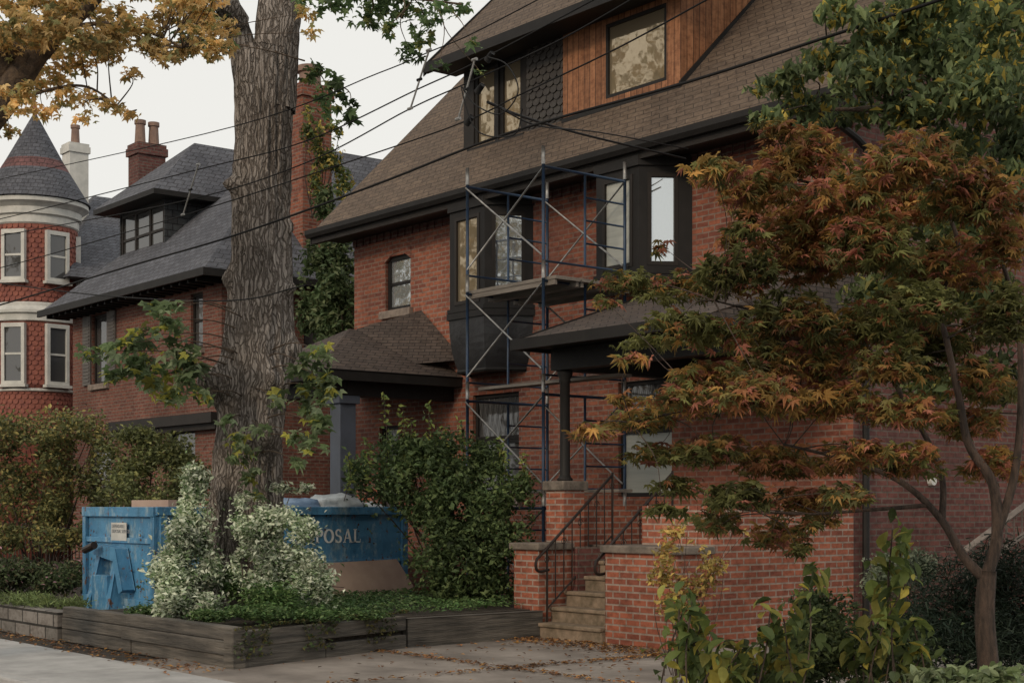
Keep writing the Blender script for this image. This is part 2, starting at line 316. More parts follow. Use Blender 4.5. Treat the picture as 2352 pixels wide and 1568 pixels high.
# serif capitals drawn as ribbons on a frame
def serif_word(fr,u,z,h,word,n):
    m=MB(); TH=.105; TN=.05
    def rib(path,ws):
        pts=[Vector(p) for p in path]; L=[];Rr=[]
        for i,p in enumerate(pts):
            t=(pts[min(i+1,len(pts)-1)]-pts[max(i-1,0)]).normalized(); q=Vector((-t.y,t.x)); w=ws[i] if hasattr(ws,'__len__') else ws
            L.append(p+q*w); Rr.append(p-q*w)
        for i in range(len(pts)-1): m.poly([fr.p(u+a.x*h,z+a.y*h,n) for a in (L[i],L[i+1],Rr[i+1],Rr[i])])
    def bar(x0,x1,y,t=.038): rib([(x0,y),(x1,y)],t)
    def arc(cx,cy,rx,ry,a0,a1,wf,k=14):
        A=[math.radians(a0+(a1-a0)*i/k) for i in range(k+1)]; rib([(cx+rx*math.cos(a),cy+ry*math.sin(a)) for a in A],[wf(a) for a in A])
    fat=lambda a: TN+(TH-TN)*abs(math.cos(a))
    for ch in word:
        if ch=='D': rib([(.16,0),(.16,1)],TH*.8); bar(.02,.35,.035); bar(.02,.35,.965); arc(.3,.5,.4,.465,-90,90,fat); w=.9
        elif ch=='I': rib([(.17,0),(.17,1)],TH*.8); bar(.02,.32,.035); bar(.02,.32,.965); w=.44
        elif ch=='S':
            arc(.3,.73,.19,.225,20,270,lambda a:TN+.6*(TH-TN)*abs(math.cos(a)),12); arc(.3,.265,.22,.23,90,-160,lambda a:TN+.8*(TH-TN)*abs(math.cos(a)),12); rib([(.5,.98),(.5,.74)],.025); rib([(.06,.02),(.06,.27)],.025); w=.70
        elif ch=='P': rib([(.16,0),(.16,1)],TH*.8); bar(.02,.32,.035); bar(.02,.3,.965); arc(.3,.73,.26,.235,-90,90,fat,10); bar(.2,.32,.495); w=.73
        elif ch=='O': arc(.42,.5,.34,.46,0,360,fat,24); w=.93
        elif ch=='A': rib([(.12,.02),(.4,1)],.045); rib([(.4,1),(.68,.02)],TH*.85); bar(.22,.55,.34); bar(.0,.26,.035); bar(.54,.84,.035); w=.9
        else: rib([(.16,0),(.16,1)],TH*.8); bar(.02,.32,.965); bar(.02,.62,.04,.04); rib([(.60,.02),(.62,.27)],.025); w=.74
        u+=w*h
    return m
# ---------------------------------------------------------------- setting
m=MB(); m.box(-260,260,-260,260,-.4,-.17); m.build('ground','soil',kind='structure')
m=MB(); m.box(-120,60,-9,5.12,-.168,-.12); m.build('road','asphalt',kind='structure')
m=MB(); m.box(-120,60,5.12,5.3,-.168,.004); m.build('kerb','concrete',kind='structure',bevel=.02)
m=MB()
x=-80
while x<20: m.box(x,x+1.48,5.305,6.63,-.165,0.0); x+=1.5
m.build('sidewalk','concrete',kind='structure',bevel=.008)
m=MB(); m.box(-120,60,6.635,60,-.165,-.03); m.build('yard','soil',kind='structure')
m=MB()
for a in ((-14.6,-11.61,6.64,9.3),(-11.6,-4,6.64,9.295),(-14.6,-11.4,9.305,11.9),(-11.395,-4,9.3,11.9),(-14.0,-4,11.905,14.9)): m.box(*a,-.029,0 if a[2]<11.9 else -.004)
m.build('driveway','drive',kind='structure',bevel=.01)
m=MB(); m.box(-60,-17.55,7.3,15,-.028,.2); m.box(-17.54,-14.3,10.2,14.98,-.028,.22); m.build('garden_terrace','soil',kind='structure')
P=[]
for _ in range(3200):
    X=random.uniform(-14,-6); Y=6.7+5.1*random.random()**.6; 
    if random.random()<.5: Y=random.gauss(11.5,.22); X=random.uniform(-14,-9)
    elif random.random()<.4: Y=random.gauss(9.3,.05)
    elif random.random()<.5: X=random.gauss(-11.5,.06)
    if Y<11.85: P.append((X,Y,.012+random.random()*.015))
for _ in range(900): P.append((random.uniform(-26,-13),random.gauss(6.85,.16),.012))
leafset('fallen_leaves',P,.055,'ov',[(.22,.10,.04),(.14,.07,.035),(.30,.16,.05),(.09,.05,.03)],up=2.5,kind='stuff',label='brown and orange fallen leaves scattered over the driveway and path edge',cat='leaves')
# ---------------------------------------------------------------- MAIN HOUSE
Yf=15.0; XL=-23.1; XR=-11.75; GZ=-.03
house=thing('brick_house','large red brick house with brown shingled roof, cedar dormer and scaffold in front','house',((XL+XR)/2,Yf,0))
FF=front(Yf); SF=side(XR)
def X15(px): return fx(px,Yf)
sw=(X15(885),X15(943),fz(700,-20.9,15),fz(572,-20.9,15))
lw=(X15(1086),X15(1192),1.75,fz(903,X15(1140),15))
pw=(X15(1420),X15(1543),fz(1140,-15.4,15),fz(872,-15.4,15))
dw=(X15(872),X15(915),.9,3.05)
m=MB(); wall(m,FF,XL,XR,GZ,7.1,[sw,lw,pw,dw],.16)
m.build('wall','brick',house)
m=MB(); m.poly([(XL,15,GZ),(XL,26.6,GZ),(XL,26.6,7.1),(XL,20.8,12.8),(XL,15,7.1)]); m.poly([(XL,26.6,GZ),(XR,26.6,GZ),(XR,26.6,7.1),(XL,26.6,7.1)])
m.build('wall','brick_dark',house)
sd=[(20.2,21.2,4.6,6.2),(21.6,22.4,1.7,3.5)]
m=MB(); wall(m,SF,15,26.6,GZ,7.1,sd,.16); m.poly([(XR,15,7.1),(XR,26.6,7.1),(XR,20.8,12.85)])
m.build('wall','brick_dark',house,label='side gable wall of darker maroon brick')
for a in sd: window(house,SF,*a,fmat='trim',pmat='glass_dark',rows=2,sill='stone')
window(house,FF,*sw,fmat='trim',pmat='glass',rows=2,fw=.07,sill='stone')
m=MB(); K=10
for k in range(K):
    t0=k/K; t1=(k+1)/K; ua=sw[0]-.02+(sw[1]-sw[0]+.04)*t0; ub=sw[0]-.02+(sw[1]-sw[0]+.04)*t1
    za=sw[3]-.1+.16*math.sin(math.pi*t0); zb=sw[3]-.1+.16*math.sin(math.pi*t1)
    m.hexa([FF.p(ua,za,-.05),FF.p(ub,zb,-.05),FF.p(ub,zb,.012),FF.p(ua,za,.012),FF.p(ua,za+.2,-.05),FF.p(ub,zb+.2,-.05),FF.p(ub,zb+.2,.012),FF.p(ua,za+.2,.012)])
m.build('window_arch','brick',house)
window(house,FF,lw[0],lw[1],lw[2],lw[3]-.75,fmat='trim',pmat='glass_dark',cols=2,sill='stone')
window(house,FF,lw[0],lw[1],lw[3]-.745,lw[3],fmat='trim',pmat='glass_dark',lead=True)
window(house,FF,pw[0],pw[1],pw[2],pw[3]-.7,fmat='trim',pmat='blind')
window(house,FF,pw[0],pw[1],pw[3]-.695,pw[3],fmat='trim',pmat='glass_dark',lead=True)
window(house,FF,*dw,fmat='trim',pmat='glass_dark',rows=2,name='door')
# roof
m=MB(); e0=(14.4,6.67); rd=(20.8,13.07); e1=(27.2,6.67)
m.prism([(-23.55,e0[0],e0[1]),(-23.55,rd[0],rd[1]),(-23.55,e1[0],e1[1]),(-23.55,e1[0],e1[1]-.16),(-23.55,rd[0],rd[1]-.22),(-23.55,e0[0]+.03,e0[1]-.13)],(12.2,0,0))
roof=m.build('roof','shingle',house)
m=MB(); m.box(-23.5,-11.4,14.45,15.02,6.5,6.545); m.box(-23.53,-11.37,14.36,14.45,6.42,6.64); m.build('soffit','trim_brown',roof)
m=MB(); m.prism([(-23.6,14.24,6.66),(-23.6,14.36,6.66),(-23.6,14.36,6.52),(-23.6,14.28,6.52),(-23.6,14.24,6.58)],(12.25,0,0)); m.build('gutter','trim',roof)
for xx in (-23.59,-11.38):
    m=MB(); m.prism([(xx,14.36,6.62),(xx,20.8,13.06),(xx,27.24,6.62),(xx,27.24,6.40),(xx,20.8,12.84),(xx,14.36,6.40)],(.035,0,0)); m.build('verge_board','trim',roof)
m=MB(); m.ob(FF,XL,XR,6.36,6.5,0,.012)
u=XL
while u<XR-.1: m.ob(FF,u,u+.11,6.36,6.495,.011,.035); u+=.22
m.build('brick_frieze','brick_dark',house)
# dormer
DY=15.45; DL=-20.37; DC=-17.71; DR=-15.13; DZ0=7.5; DZ1=9.25; DF=front(DY)
wl=(fx(1088,DY),fx(1200,DY),fz(340,-20,DY),fz(162,-19.8,DY)+.08)
cw=(fx(1398,DY),fx(1538,DY),fz(232,-16.7,DY)+.02,fz(62,-16.7,DY)+.02)
m=MB(); wall(m,DF,DL,DC,DZ0,DZ1,[wl],.1); m.poly([(DL,DY,DZ0),(DL,19,DZ0+3.5),(DL,19,11.5),(DL,DY,DZ1)]); dorm=m.build('dormer_wall','trim_brown',house)
m=MB(); scallops(m,front(DY-.01),fx(1212,DY),DC-.02,DZ0+.1,DZ1,.17,.115); m.build('fish_scale_shingles','scale_dark',dorm)
m=MB(); wall(m,front(DY-.06),DC,DR,DZ0,DZ1+.6,[cw],.12)
m.poly([(DR,DY-.06,DZ0),(DR,19.2,DZ0+3.8),(DR,19.2,DZ1+3.9),(DR,DY-.06,DZ1+.6)]); m.poly([(DC,DY-.06,DZ0),(DC,DY,DZ0),(DC,DY,DZ1+.6),(DC,DY-.06,DZ1+.6)])
ced=m.build('cedar_cladding','cedar',house,label='new orange cedar boards on the right part of the dormer')
m=MB(); m.ob(front(DY-.06),DC,DR+.03,DZ0+.13,DZ0+.2,.0,.035)
m.prism([(DR+.004,DY-.1,DZ0+.22),(DR+.004,19,DZ0+3.77),(DR+.004,19,DZ0+3.68),(DR+.004,DY-.1,DZ0+.1)],(.03,0,0)); m.build('flashing','trim',ced)
window(house,DF,wl[0],(wl[0]+wl[1])/2-.04,wl[2],wl[3],fmat='trim',pmat='glass_amber',inset=-.08,fw=.08)
window(house,DF,(wl[0]+wl[1])/2+.04,wl[1],wl[2],wl[3],fmat='trim',pmat='glass_amber',inset=-.08,fw=.08)
m=MB(); m.ob(DF,(wl[0]+wl[1])/2-.04,(wl[0]+wl[1])/2+.04,wl[2]-.01,wl[3],-.08,.02); m.ob(DF,wl[0]-.1,wl[1]+.1,wl[2]-.1,wl[2]-.003,-.02,.07); m.build('window_casing','trim',dorm)
window(house,front(DY-.06),*cw,fmat='trim',pmat='glass_amber',inset=-.06,fw=.05)
m=MB(); a=(14.85,9.12)
m.prism([(-20.62,a[0],a[1]),(-20.62,19.3,13.5),(-20.62,23.7,9.1),(-20.62,23.7,8.95),(-20.62,19.3,13.3),(-20.62,a[0]+.03,a[1]-.1)],(6.1,0,0)); droof=m.build('dormer_roof','shingle',house)
m=MB(); m.box(-20.58,-14.55,14.88,15.44,9.02,9.06); m.box(-20.64,-14.5,14.8,14.885,8.98,9.14)
m.prism([(-20.655,14.8,9.12),(-20.655,19.3,13.5),(-20.655,19.3,13.28),(-20.655,14.8,8.92)],(.03,0,0)); m.build('eave_board','trim',droof)
# bays
def bay(pl,zs,zw0,zw1,zt,pm,narrow=None,label=None):
    m=MB(); P=[Vector((x,y,0)) for x,y in pl]; wins=[]
    for i in range(3):
        U=(P[i+1]-P[i]); L=U.length; fr=FR(P[i],U,UP.cross(U)*-1)
        if fr.N.y>0: fr.N=-fr.N
        mg=.13 if i!=2 or not narrow else narrow
        h=(.13 if i<2 else .12,L-mg,zw0,zw1); wall(m,fr,0,L,zs,zt,[h],.05); wins.append((fr,h))
        m.ob(fr,-.02,L+.02,zs-.05,zs+.05,-.03,.05); m.ob(fr,-.02,L+.02,zt-.16,zt-.02,-.02,.035); m.ob(fr,-.02,L+.02,zw0-.12,zw0-.06,0,.04)
    m.poly([tuple(p+UP*zt) for p in P]); m.poly([tuple(p+UP*zs) for p in P]); b=m.build('bay_window','trim',house,label=label)
    for i,(fr,h) in enumerate(wins):
        m=MB(); fw=.055
        m.ob(fr,h[0],h[0]+fw,h[2],h[3],-.05,.01); m.ob(fr,h[1]-fw,h[1],h[2],h[3],-.05,.01); m.ob(fr,h[0]+fw,h[1]-fw,h[2],h[2]+fw,-.05,.01); m.ob(fr,h[0]+fw,h[1]-fw,h[3]-fw,h[3],-.05,.01)
        m.build('sash','trim_brown',b)
        m=MB(); m.poly([fr.p(h[0],h[2],-.03),fr.p(h[1],h[2],-.03),fr.p(h[1],h[3],-.03),fr.p(h[0],h[3],-.03)]); m.build('pane',pm[i],b)
    return b,P
bl1=[(-19.75,15),(-19.33,14.38),(-18.42,14.38),(-17.97,15)]
b1,P1=bay(bl1,4.66,4.84,6.24,6.5,['glass','glass_amber','glass'],label='left bay window with pewter grey curved skirt')
m=MB(); rows=[]
for k in range(9):
    t=k/8; z=4.64-.86*t; s_=(1-.04*t-.16*t**3); q=[]
    for p in bl1: cx=-18.86; q.append(Vector((cx+(p[0]-cx)*(s_+.0),15-(15-p[1])*(s_+.03),z)))
    rows.append(q)
for k in range(8):
    for i in range(3): m.poly([rows[k][i],rows[k][i+1],rows[k+1][i+1],rows[k+1][i]])
m.poly(rows[-1]); m.build('bay_skirt','lead',b1)
for rr,rad_ in ((rows[-1],.035),(rows[0],.03)):
    m=MB(); m.tube(rr,rad_,6); m.build('bay_moulding','trim',b1)
bl2=[(-16.3,15),(-15.82,14.38),(-14.94,14.38),(-14.52,15)]
b2,P2=bay(bl2,4.78,4.96,6.24,6.5,['blind','blind','glass'],.2,label='right bay window with pale blinds')
# porch left
m=MB(); pl,pr=-22.9,-19.78; py0=12.2; z0=3.76; mx=(pl+pr)/2; zr=4.62; ay=13.75
A_,B_,C_,D_=(pl,py0,z0),(pr,py0,z0),(pr,14.99,z0),(pl,14.99,z0); R0=(mx,ay,zr); R1=(mx,14.99,zr)
m.poly([A_,B_,R0]); m.poly([B_,C_,R1,R0]); m.poly([A_,R0,R1,D_]); m.poly([A_,D_,C_,B_])
pr1=m.build('porch_roof','shingle_porch',house,label='hipped porch roof with sagging lifted shingles at the left')
m=MB(); m.box(pl+.02,pr-.02,py0+.02,14.98,z0-.16,z0-.004); m.build('porch_fascia','trim',pr1)
m=MB(); m.poly([(-21.35,13.9,4.63),(-20.95,14.97,5.0),(-19.75,14.97,4.05),(-20.2,14.3,3.98)]); m.poly([(-21.35,13.9,4.63),(-21.3,14.97,4.6),(-20.95,14.97,5.0)]); m.build('cricket','shingle_porch',pr1)
for bx_ in ((pl+.3,pr-.25,py0+.4,py0+.65),(pr-.5,pr-.25,py0+.66,14.98)):
    m=MB(); m.box(*bx_,3.38,3.6); m.build('porch_beam','trim',house)
M['bluepaint']=plain('slate_blue_paint',(.075,.09,.12),(.06,.07,.09),3,.5,.05)
for xx in (-20.2,-22.5):
    m=MB(); m.box(xx-.15,xx+.15,py0+.55,py0+.85,.4,3.37); m.box(xx-.2,xx+.2,py0+.5,py0+.9,3.25,3.375); m.box(xx-.19,xx+.19,py0+.51,py0+.89,.4,.6)
    m.build('porch_column','bluepaint',house,bevel=.01)
m=MB(); m.box(pl,pr,12.5,14.98,GZ,.8); m.build('porch_floor','brick_dark',house)
# porch right
xl,xr=-14.75,-11.4; ey=12.0; ez=3.72
m=MB(); m.prism([(xl,ey,ez),(xl,14.98,4.72),(xl,14.98,ez-.02),(xl,ey,ez-.02)],(xr-xl,0,0)); pr2=m.build('porch_roof','shingle_porch',house,label='low lean-to porch roof behind the orange maple')
m=MB(); m.box(xl-.03,xr+.03,ey-.05,ey+.03,ez-.12,ez+.015); m.box(xl-.03,xl+.04,ey+.025,14.98,ez-.12,ez-.022); m.box(xl+.03,xr,ey+.02,14.97,ez-.08,ez-.03)
m.prism([(xl-.02,ey,ez+.02),(xl-.02,14.98,4.74),(xl-.02,14.98,4.6),(xl-.02,ey,ez-.1)],(.018,0,0)); m.build('porch_fascia','trim',pr2)
for bx_ in ((-14.60,-11.6,12.48,12.68),(-14.60,-14.42,12.69,14.98)):
    m=MB(); m.box(*bx_,3.36,3.63); m.build('porch_beam','trim',house)
xx=-14.46; c=(xx,12.6)
m=MB(); m.lathe(c,[(.10,1.94),(.10,1.97),(.08,1.99),(.066,2.02),(.064,3.2),(.078,3.22),(.07,3.25),(.10,3.31),(.10,3.36)],20); m.build('porch_column','trim',house,smooth=True)
m=MB(); m.box(xx-.17,xx+.17,12.43,12.78,GZ,1.82); m.build('pier','brick_porch',house)
m=MB(); m.box(xx-.21,xx+.21,12.39,12.82,1.818,1.94); m.build('pier_cap','cap',house,bevel=.015)
for bx_ in ((-14.73,-14.47,12.83,14.98,GZ,1.62),(-12.88,-11.97,12.45,12.7,GZ,1.62),(-11.96,XR+.02,12.45,14.98,GZ,1.62)):
    m=MB(); m.box(*bx_); m.build('porch_wall','brick_porch',house)
m=MB(); m.box(-14.46,-11.97,13.02,14.98,.2,1.12); m.build('porch_floor','cap',house)
for nm_,a,b in (('l',-14.6,-14.12),('r',-12.9,XR+.03)):
    m=MB(); m.box(a,b,11.87,12.41 if nm_=='l' else 12.44,GZ,1.07); m.build('stair_wall','brick_porch',house)
    m=MB(); m.box(a-.05,b+.05,11.82,12.41 if nm_=='l' else 12.44,1.072,1.16); m.build('stair_wall_cap','cap',house,bevel=.015)
m=MB(); m.box(-14.119,-14.02,12.42,13.02,GZ,1.1); m.build('stair_wall','brick_dark',house)
for k in range(6):
    y=11.78+.25*k; m=MB(); m.box(-14.11,-12.905,y+.03,y+.4,.185*k-.02,.185*k+.14); m.box(-14.115,-12.902,y,y+.36,.185*k+.137,.185*k+.187); m.build('step','step',house,bevel=.015)
for xx in (-14.05,-12.97):
    m=MB(); t0=Vector((xx,13.05,2.02))
    m.tube(catm([(xx,11.98,.83),(xx,11.8,.82),(xx,11.78,.95),(xx,11.95,1.1),tuple(t0)],6),.018,6); m.tube([(xx,11.95,.35),(xx,13.05,1.25)],.012,5)
    for k in range(9):
        t=k/8; p=Vector((xx,11.95,.35)).lerp(Vector((xx,13.05,1.25)),t); q=Vector((xx,11.95,1.1)).lerp(t0,t); m.tube([p,q],.008,5)
        if k%2==0:
            c=p.lerp(q,.8); m.tube([c+Vector((0,.05*math.cos(a)*(1-a/12),.05*math.sin(a)*(1-a/12))) for a in np.linspace(0,8,14)],.006,4)
    m.tube([(xx,11.95,0.1),(xx,11.95,1.1)],.015,6); m.tube([(xx,13.05,1.1),(xx,13.05,2.05)],.015,6); m.build('handrail','iron',house)
m=MB(); m.tube(catm([(XR+.0,14.3,6.5),(XR+.08,14.6,6.3),(XR+.08,15.12,6.1),(XR+.08,15.15,5.8),(XR+.08,15.15,3),(XR+.08,15.15,.1)],3),.045,8); m.build('downspout','trim',house)
m=MB(); m.tube([(XR,16.6,1.95),(XR+.06,16.6,1.95)],[.07,.06],12); m.build('wall_vent','white',house)
# ---------------------------------------------------------------- SCAFFOLD
sX0,sX1,sY0,sY1=-16.75,-15.09,12.77,14.25; sc_=thing('scaffold','blue tubular scaffold tower with plank platform before the red brick house','scaffold',((sX0+sX1)/2,13.5,.2))
tiers=[.22,1.73,3.24,4.75]; ym=sY0+.74
for X in (sX0,sX1):
    for z in tiers:
        m=MB(); z1=z+1.5
        m.tube([(X,sY0,z),(X,sY0,z1)],.022,8); m.tube([(X,sY1,z),(X,sY1,z1)],.022,8); m.tube([(X,ym,z+.12),(X,ym,z1-.13)],.018,6)
        m.tube([(X,sY0,z1-.13),(X,sY1,z1-.13)],.02,8); m.tube([(X,sY0,z+.12),(X,sY1,z+.12)],.016,6)
        for k in range(1,4): m.tube([(X,ym,z+.12+.31*k),(X,sY1,z+.12+.31*k)],.014,6)
        m.build('end_frame','blue_tube',sc_,smooth=True)
        for yy in (sY0,sY1):
            m=MB(); m.tube([(X,yy,z1-.1),(X,yy,z1+.14)],.025,8); m.build('coupling_pin','galv',sc_,smooth=True)
for z in tiers:
    for yy in (sY0-.02,sY1-.03):
        for a,b in ((z+.2,z+1.35),(z+1.35,z+.2)):
            m=MB(); o=.012 if a<b else -.012; m.tube([(sX0,yy+o,a),(sX1,yy+o,b)],.013,6); m.build('cross_brace','galv',sc_,smooth=True)
for k in range(3):
    m=MB(); y=sY0+.06+k*.47; m.box(sX0-.12,sX1+.18,y,y+.44,4.62,4.665); m.box(sX0-.1,sX1+.15,y+.01,y+.05,4.55,4.625); m.box(sX0-.1,sX1+.15,y+.39,y+.43,4.55,4.625); m.build('platform_plank','plank',sc_)
m=MB(); m.box(sX0-.05,sX1+1.2,13.0,13.24,3.27,3.31); m.build('platform_plank','plank',sc_)
m=MB(); m.box(sX0-.1,sX1+.9,13.3,13.54,1.8,1.84); m.build('platform_plank','plank',sc_)
# ---------------------------------------------------------------- DUMPSTER
dx0,dx1,dy0,dy1,dz0,dz1=-19.95,-17.7,8.5,12.4,.2,1.6
du=thing('dumpster','dented blue roll-off dumpster full of rubbish behind the tree trunk','dumpster',((dx0+dx1)/2,(dy0+dy1)/2,.2))
m=MB(); t=.05
m.box(dx0,dx1,dy0,dy0+t,dz0+.1,dz1); m.box(dx0,dx1,dy1-t,dy1,dz0+.1,dz1); m.box(dx0,dx0+t,dy0+t,dy1-t,dz0+.1,dz1); m.box(dx1-t,dx1,dy0+t,dy1-t,dz0+.1,dz1); m.box(dx0+t,dx1-t,dy0+t,dy1-t,dz0+.1,dz0+.3)
m.build('container','dump',du,bevel=.01)
DS=side(dx1); DFr=front(dy0)
for a in ((DS,dy0-.03,dy1+.03,dz1-.1,dz1+.01,.001,.06),(DS,dy0-.03,dy1+.03,dz0+.1,dz0+.22,.001,.06),(DS,dy0+.05,dy1,dz0+.62,dz0+.67,.001,.035),(DFr,dx0,dx1,dz1-.12,dz1+.008,.001,.06),(DFr,dx0,dx1,dz0+.1,dz0+.2,.001,.06),
    (DFr,dx0,dx0+.1,dz0+.2,dz1-.12,.001,.05),(DFr,dx1-.1,dx1,dz0+.2,dz1-.12,.001,.05),(DS,dy0+.02,dy0+.12,dz0+.22,dz1-.1,.001,.05),(DS,dy1-.12,dy1-.02,dz0+.22,dz1-.1,.001,.05),(DFr,dx0+.1,dx1-.1,dz0+.93,dz0+1.0,.001,.04)):
    m=MB(); m.ob(*a); m.build('rib','dump',du,bevel=.006)
m=MB(); cx=(dx0+dx1)/2-.1
m.prism([(cx-.38,dy0-.3,dz0-.0),(cx-.26,dy0-.3,dz0),(cx-.22,dy0-.12,dz0+.85),(cx-.34,dy0-.12,dz0+.85)],(0,.28,0)); m.prism([(cx+.26,dy0-.3,dz0),(cx+.38,dy0-.3,dz0),(cx+.3,dy0-.12,dz0+.8),(cx+.18,dy0-.12,dz0+.8)],(0,.28,0))
m.box(cx-.24,cx+.24,dy0-.25,dy0-.05,dz0+.02,dz0+.5)
m.prism([(cx-.34,dy0-.2,dz0+.78),(cx+.32,dy0-.2,dz0+.7),(cx+.5,dy0-.2,dz0+.28),(cx+.6,dy0-.2,dz0+.32),(cx+.38,dy0-.2,dz0+.86),(cx-.34,dy0-.2,dz0+.9)],(0,.18,0))
m.box(cx-.9,cx+.9,dy0-.08,dy0-.065,dz0+.0,dz0+.1); m.build('lifting_frame','dump',du,bevel=.012)
m=MB(); m.tube([(cx-.25,dy0-.34,dz0+.83),(cx+.05,dy0-.34,dz0+.9)],.05,10); m.build('lifting_hook','iron',du)
m=MB()
for _ in range(90):
    y=random.uniform(dy0+.2,dy1-.2); z=random.choice([dz0+.25,dz0+.64,dz1-.12,random.uniform(dz0+.25,dz1-.15)]); w=random.uniform(.01,.06); h=random.uniform(.008,.035)
    m.poly([DS.p(y,z,.0375),DS.p(y+w*.7,z-h*.4,.0375),DS.p(y+w,z+h*.5,.0375),DS.p(y+w*.4,z+h,.0375)])
for _ in range(40):
    x=random.uniform(dx0+.2,dx1-.2); z=random.uniform(dz0+.25,dz1-.2); w=random.uniform(.01,.07); h=random.uniform(.008,.04)
    m.poly([DFr.p(x,z,.042),DFr.p(x+w*.7,z-h*.4,.042),DFr.p(x+w,z+h*.5,.042),DFr.p(x+w*.4,z+h,.042)])
r_=m.build('rust_chips','rust',du); r_['kind']='stuff'
serif_word(DS,10.46,1.11,.19,'DISPOSAL',.014).build('lettering','letter',du)
m=MB(); m.ob(DFr,cx-.08,cx+.40,dz0+.96,dz0+1.2,.042,.046); lb=m.build('sign_plate','white',du)
textmesh('sign_writing','DEPENDABLE\nDISPOSAL SERVICES\n',.066,'ink',lb,(cx-.05,dy0-.05,dz0+1.13),(1,0,0),.001)
def bag(name,label,c,r,mat,sq=(1,1,.6)):
    m=MB(); S=28; R=18
    for k in range(R+1):
        ph=math.pi*k/R
        for j in range(S):
            an=2*math.pi*j/S; d=Vector((math.cos(an)*math.sin(ph),math.sin(an)*math.sin(ph),math.cos(ph)))
            q=1+.3*noise.noise(d*1.6+Vector(c))+.2*abs(noise.noise(d*4+Vector(c))); m.v.append((c[0]+d.x*r*q*sq[0],c[1]+d.y*r*q*sq[1],c[2]+d.z*r*q*sq[2]))
    for k in range(R):
        for j in range(S): a=k*S+j; b=k*S+(j+1)%S; m.f.append((a,b,b+S,a+S))
    return m.build(name,mat,label=label,cat='rubbish bag',smooth=True)
gb=plain('grey_plastic',(.38,.42,.44),(.28,.31,.33),5,.35,.8); bb=plain('blue_plastic',(.16,.25,.38),(.11,.18,.29),5,.35,.8); wb=plain('beige_plastic',(.42,.40,.36),(.3,.29,.26),5,.4,.8)
bag('rubbish_bag','pale grey plastic rubbish bag on top of the dumpster near its right end',(-18.1,11.4,1.60),.36,gb,(1,1.3,.5))
bag('rubbish_bag','dull blue plastic rubbish bag beside the pale grey bag in the dumpster',(-18.1,10.75,1.57),.34,bb,(1,1.4,.45))
bag('rubbish_bag','beige crumpled bag in the dumpster just right of the trunk',(-18.1,10.0,1.58),.3,wb,(1,1.3,.45))
bag('rubbish_bag','small white bag slumped at the far right end of the dumpster',(-18.05,12.0,1.55),.2,gb)
m=MB(); m.box(-18.9,-17.8,8.7,8.82,1.58,1.70); m.build('wood_board','board',label='short brown wooden board on the front rim of the dumpster',cat='board')
m=MB()
for k in range(6):
    a=Vector((-19.3+.2*k,9.2+.3*k,1.3)); b=a+Vector((random.uniform(.4,1.0),random.uniform(.3,1.2),.3)); m.tube([a,b],.03,4)
m.build('scrap_wood','trim_brown',label='dark scrap wood sticks lying in the dumpster',cat='scrap',kind='stuff')
pts=[(dx1+.07+(.9-z)*.3,y,z) for _,y,z in [(0,10.75,.14),(0,11.95,.17),(0,12.36,.47),(0,12.15,.86),(0,10.45,.82)]]
m=MB(); m.prism(pts,(.015,0,.004)); m.build('leaning_sheet','board',label='brown board sheet with a cut corner leaning on the dumpster side',cat='board')
# ---------------------------------------------------------------- RETAINING WALLS
rt=thing('retaining_wall','dark weathered timber retaining wall around the street tree','retaining wall',(-15.3,7.2,0))
def timber(p,q,z0,z1,th=.14):
    p=Vector(p);q=Vector(q); U=(q-p); L=U.length; fr=FR(p,U,UP.cross(U)*-1); m=MB(); m.ob(fr,0,L-.008,z0,z1,-th,0); return m.build('timber','timber',rt,bevel=.012)
A0=(-17.5,7.15,0);A1=(-13.2,7.15,0);A2=(-14.0,9.8,0)
def lp(a,b,t): return tuple(Vector(a).lerp(Vector(b),t))
for t0,t1,z0,z1,dy in ((0,.45,-.02,.13,0),(.45,1,-.02,.12,.01),(0,.4,.135,.27,0),(.4,1,.125,.27,-.012),(0,.42,.275,.40,.01),(.42,1,.275,.41,0)):
    a=lp(A0,A1,t0); b=lp(A0,A1,t1); timber((a[0],a[1]+dy,0),(b[0],b[1]+dy,0),z0,z1)
for t0,t1,z0,z1,dy in ((0,.5,-.02,.2,0),(.5,1,-.02,.19,.01),(0,1,.2,.40,0)):
    a=lp(A1,A2,t0); b=lp(A1,A2,t1); timber((a[0]+dy,a[1],0),(b[0]+dy,b[1],0),z0,z1-(.04 if t1==1 else 0))
m=MB(); m.prism([(-17.5,7.28,0),(-13.36,7.28,0),(-14.13,9.85,0),(-14.2,11.8,0),(-17.5,11.8,0)],(0,0,.34)); m.build('planting_bed','soil',kind='structure')
m=MB(); m.prism([(-14.0,9.82,0),(-14.12,9.82,0),(-14.16,11.86,0),(-14.02,11.86,0)],(0,0,.33)); m.build('low_wall','timber',label='low dark concrete edging wall between timber bed and brick steps',cat='wall',bevel=.01)
m=MB(); m.box(-48,-17.52,7.1,7.35,-.03,.33); m.build('stone_wall','block',label='low grey stone block wall along the pavement at far left',cat='wall',bevel=.01)
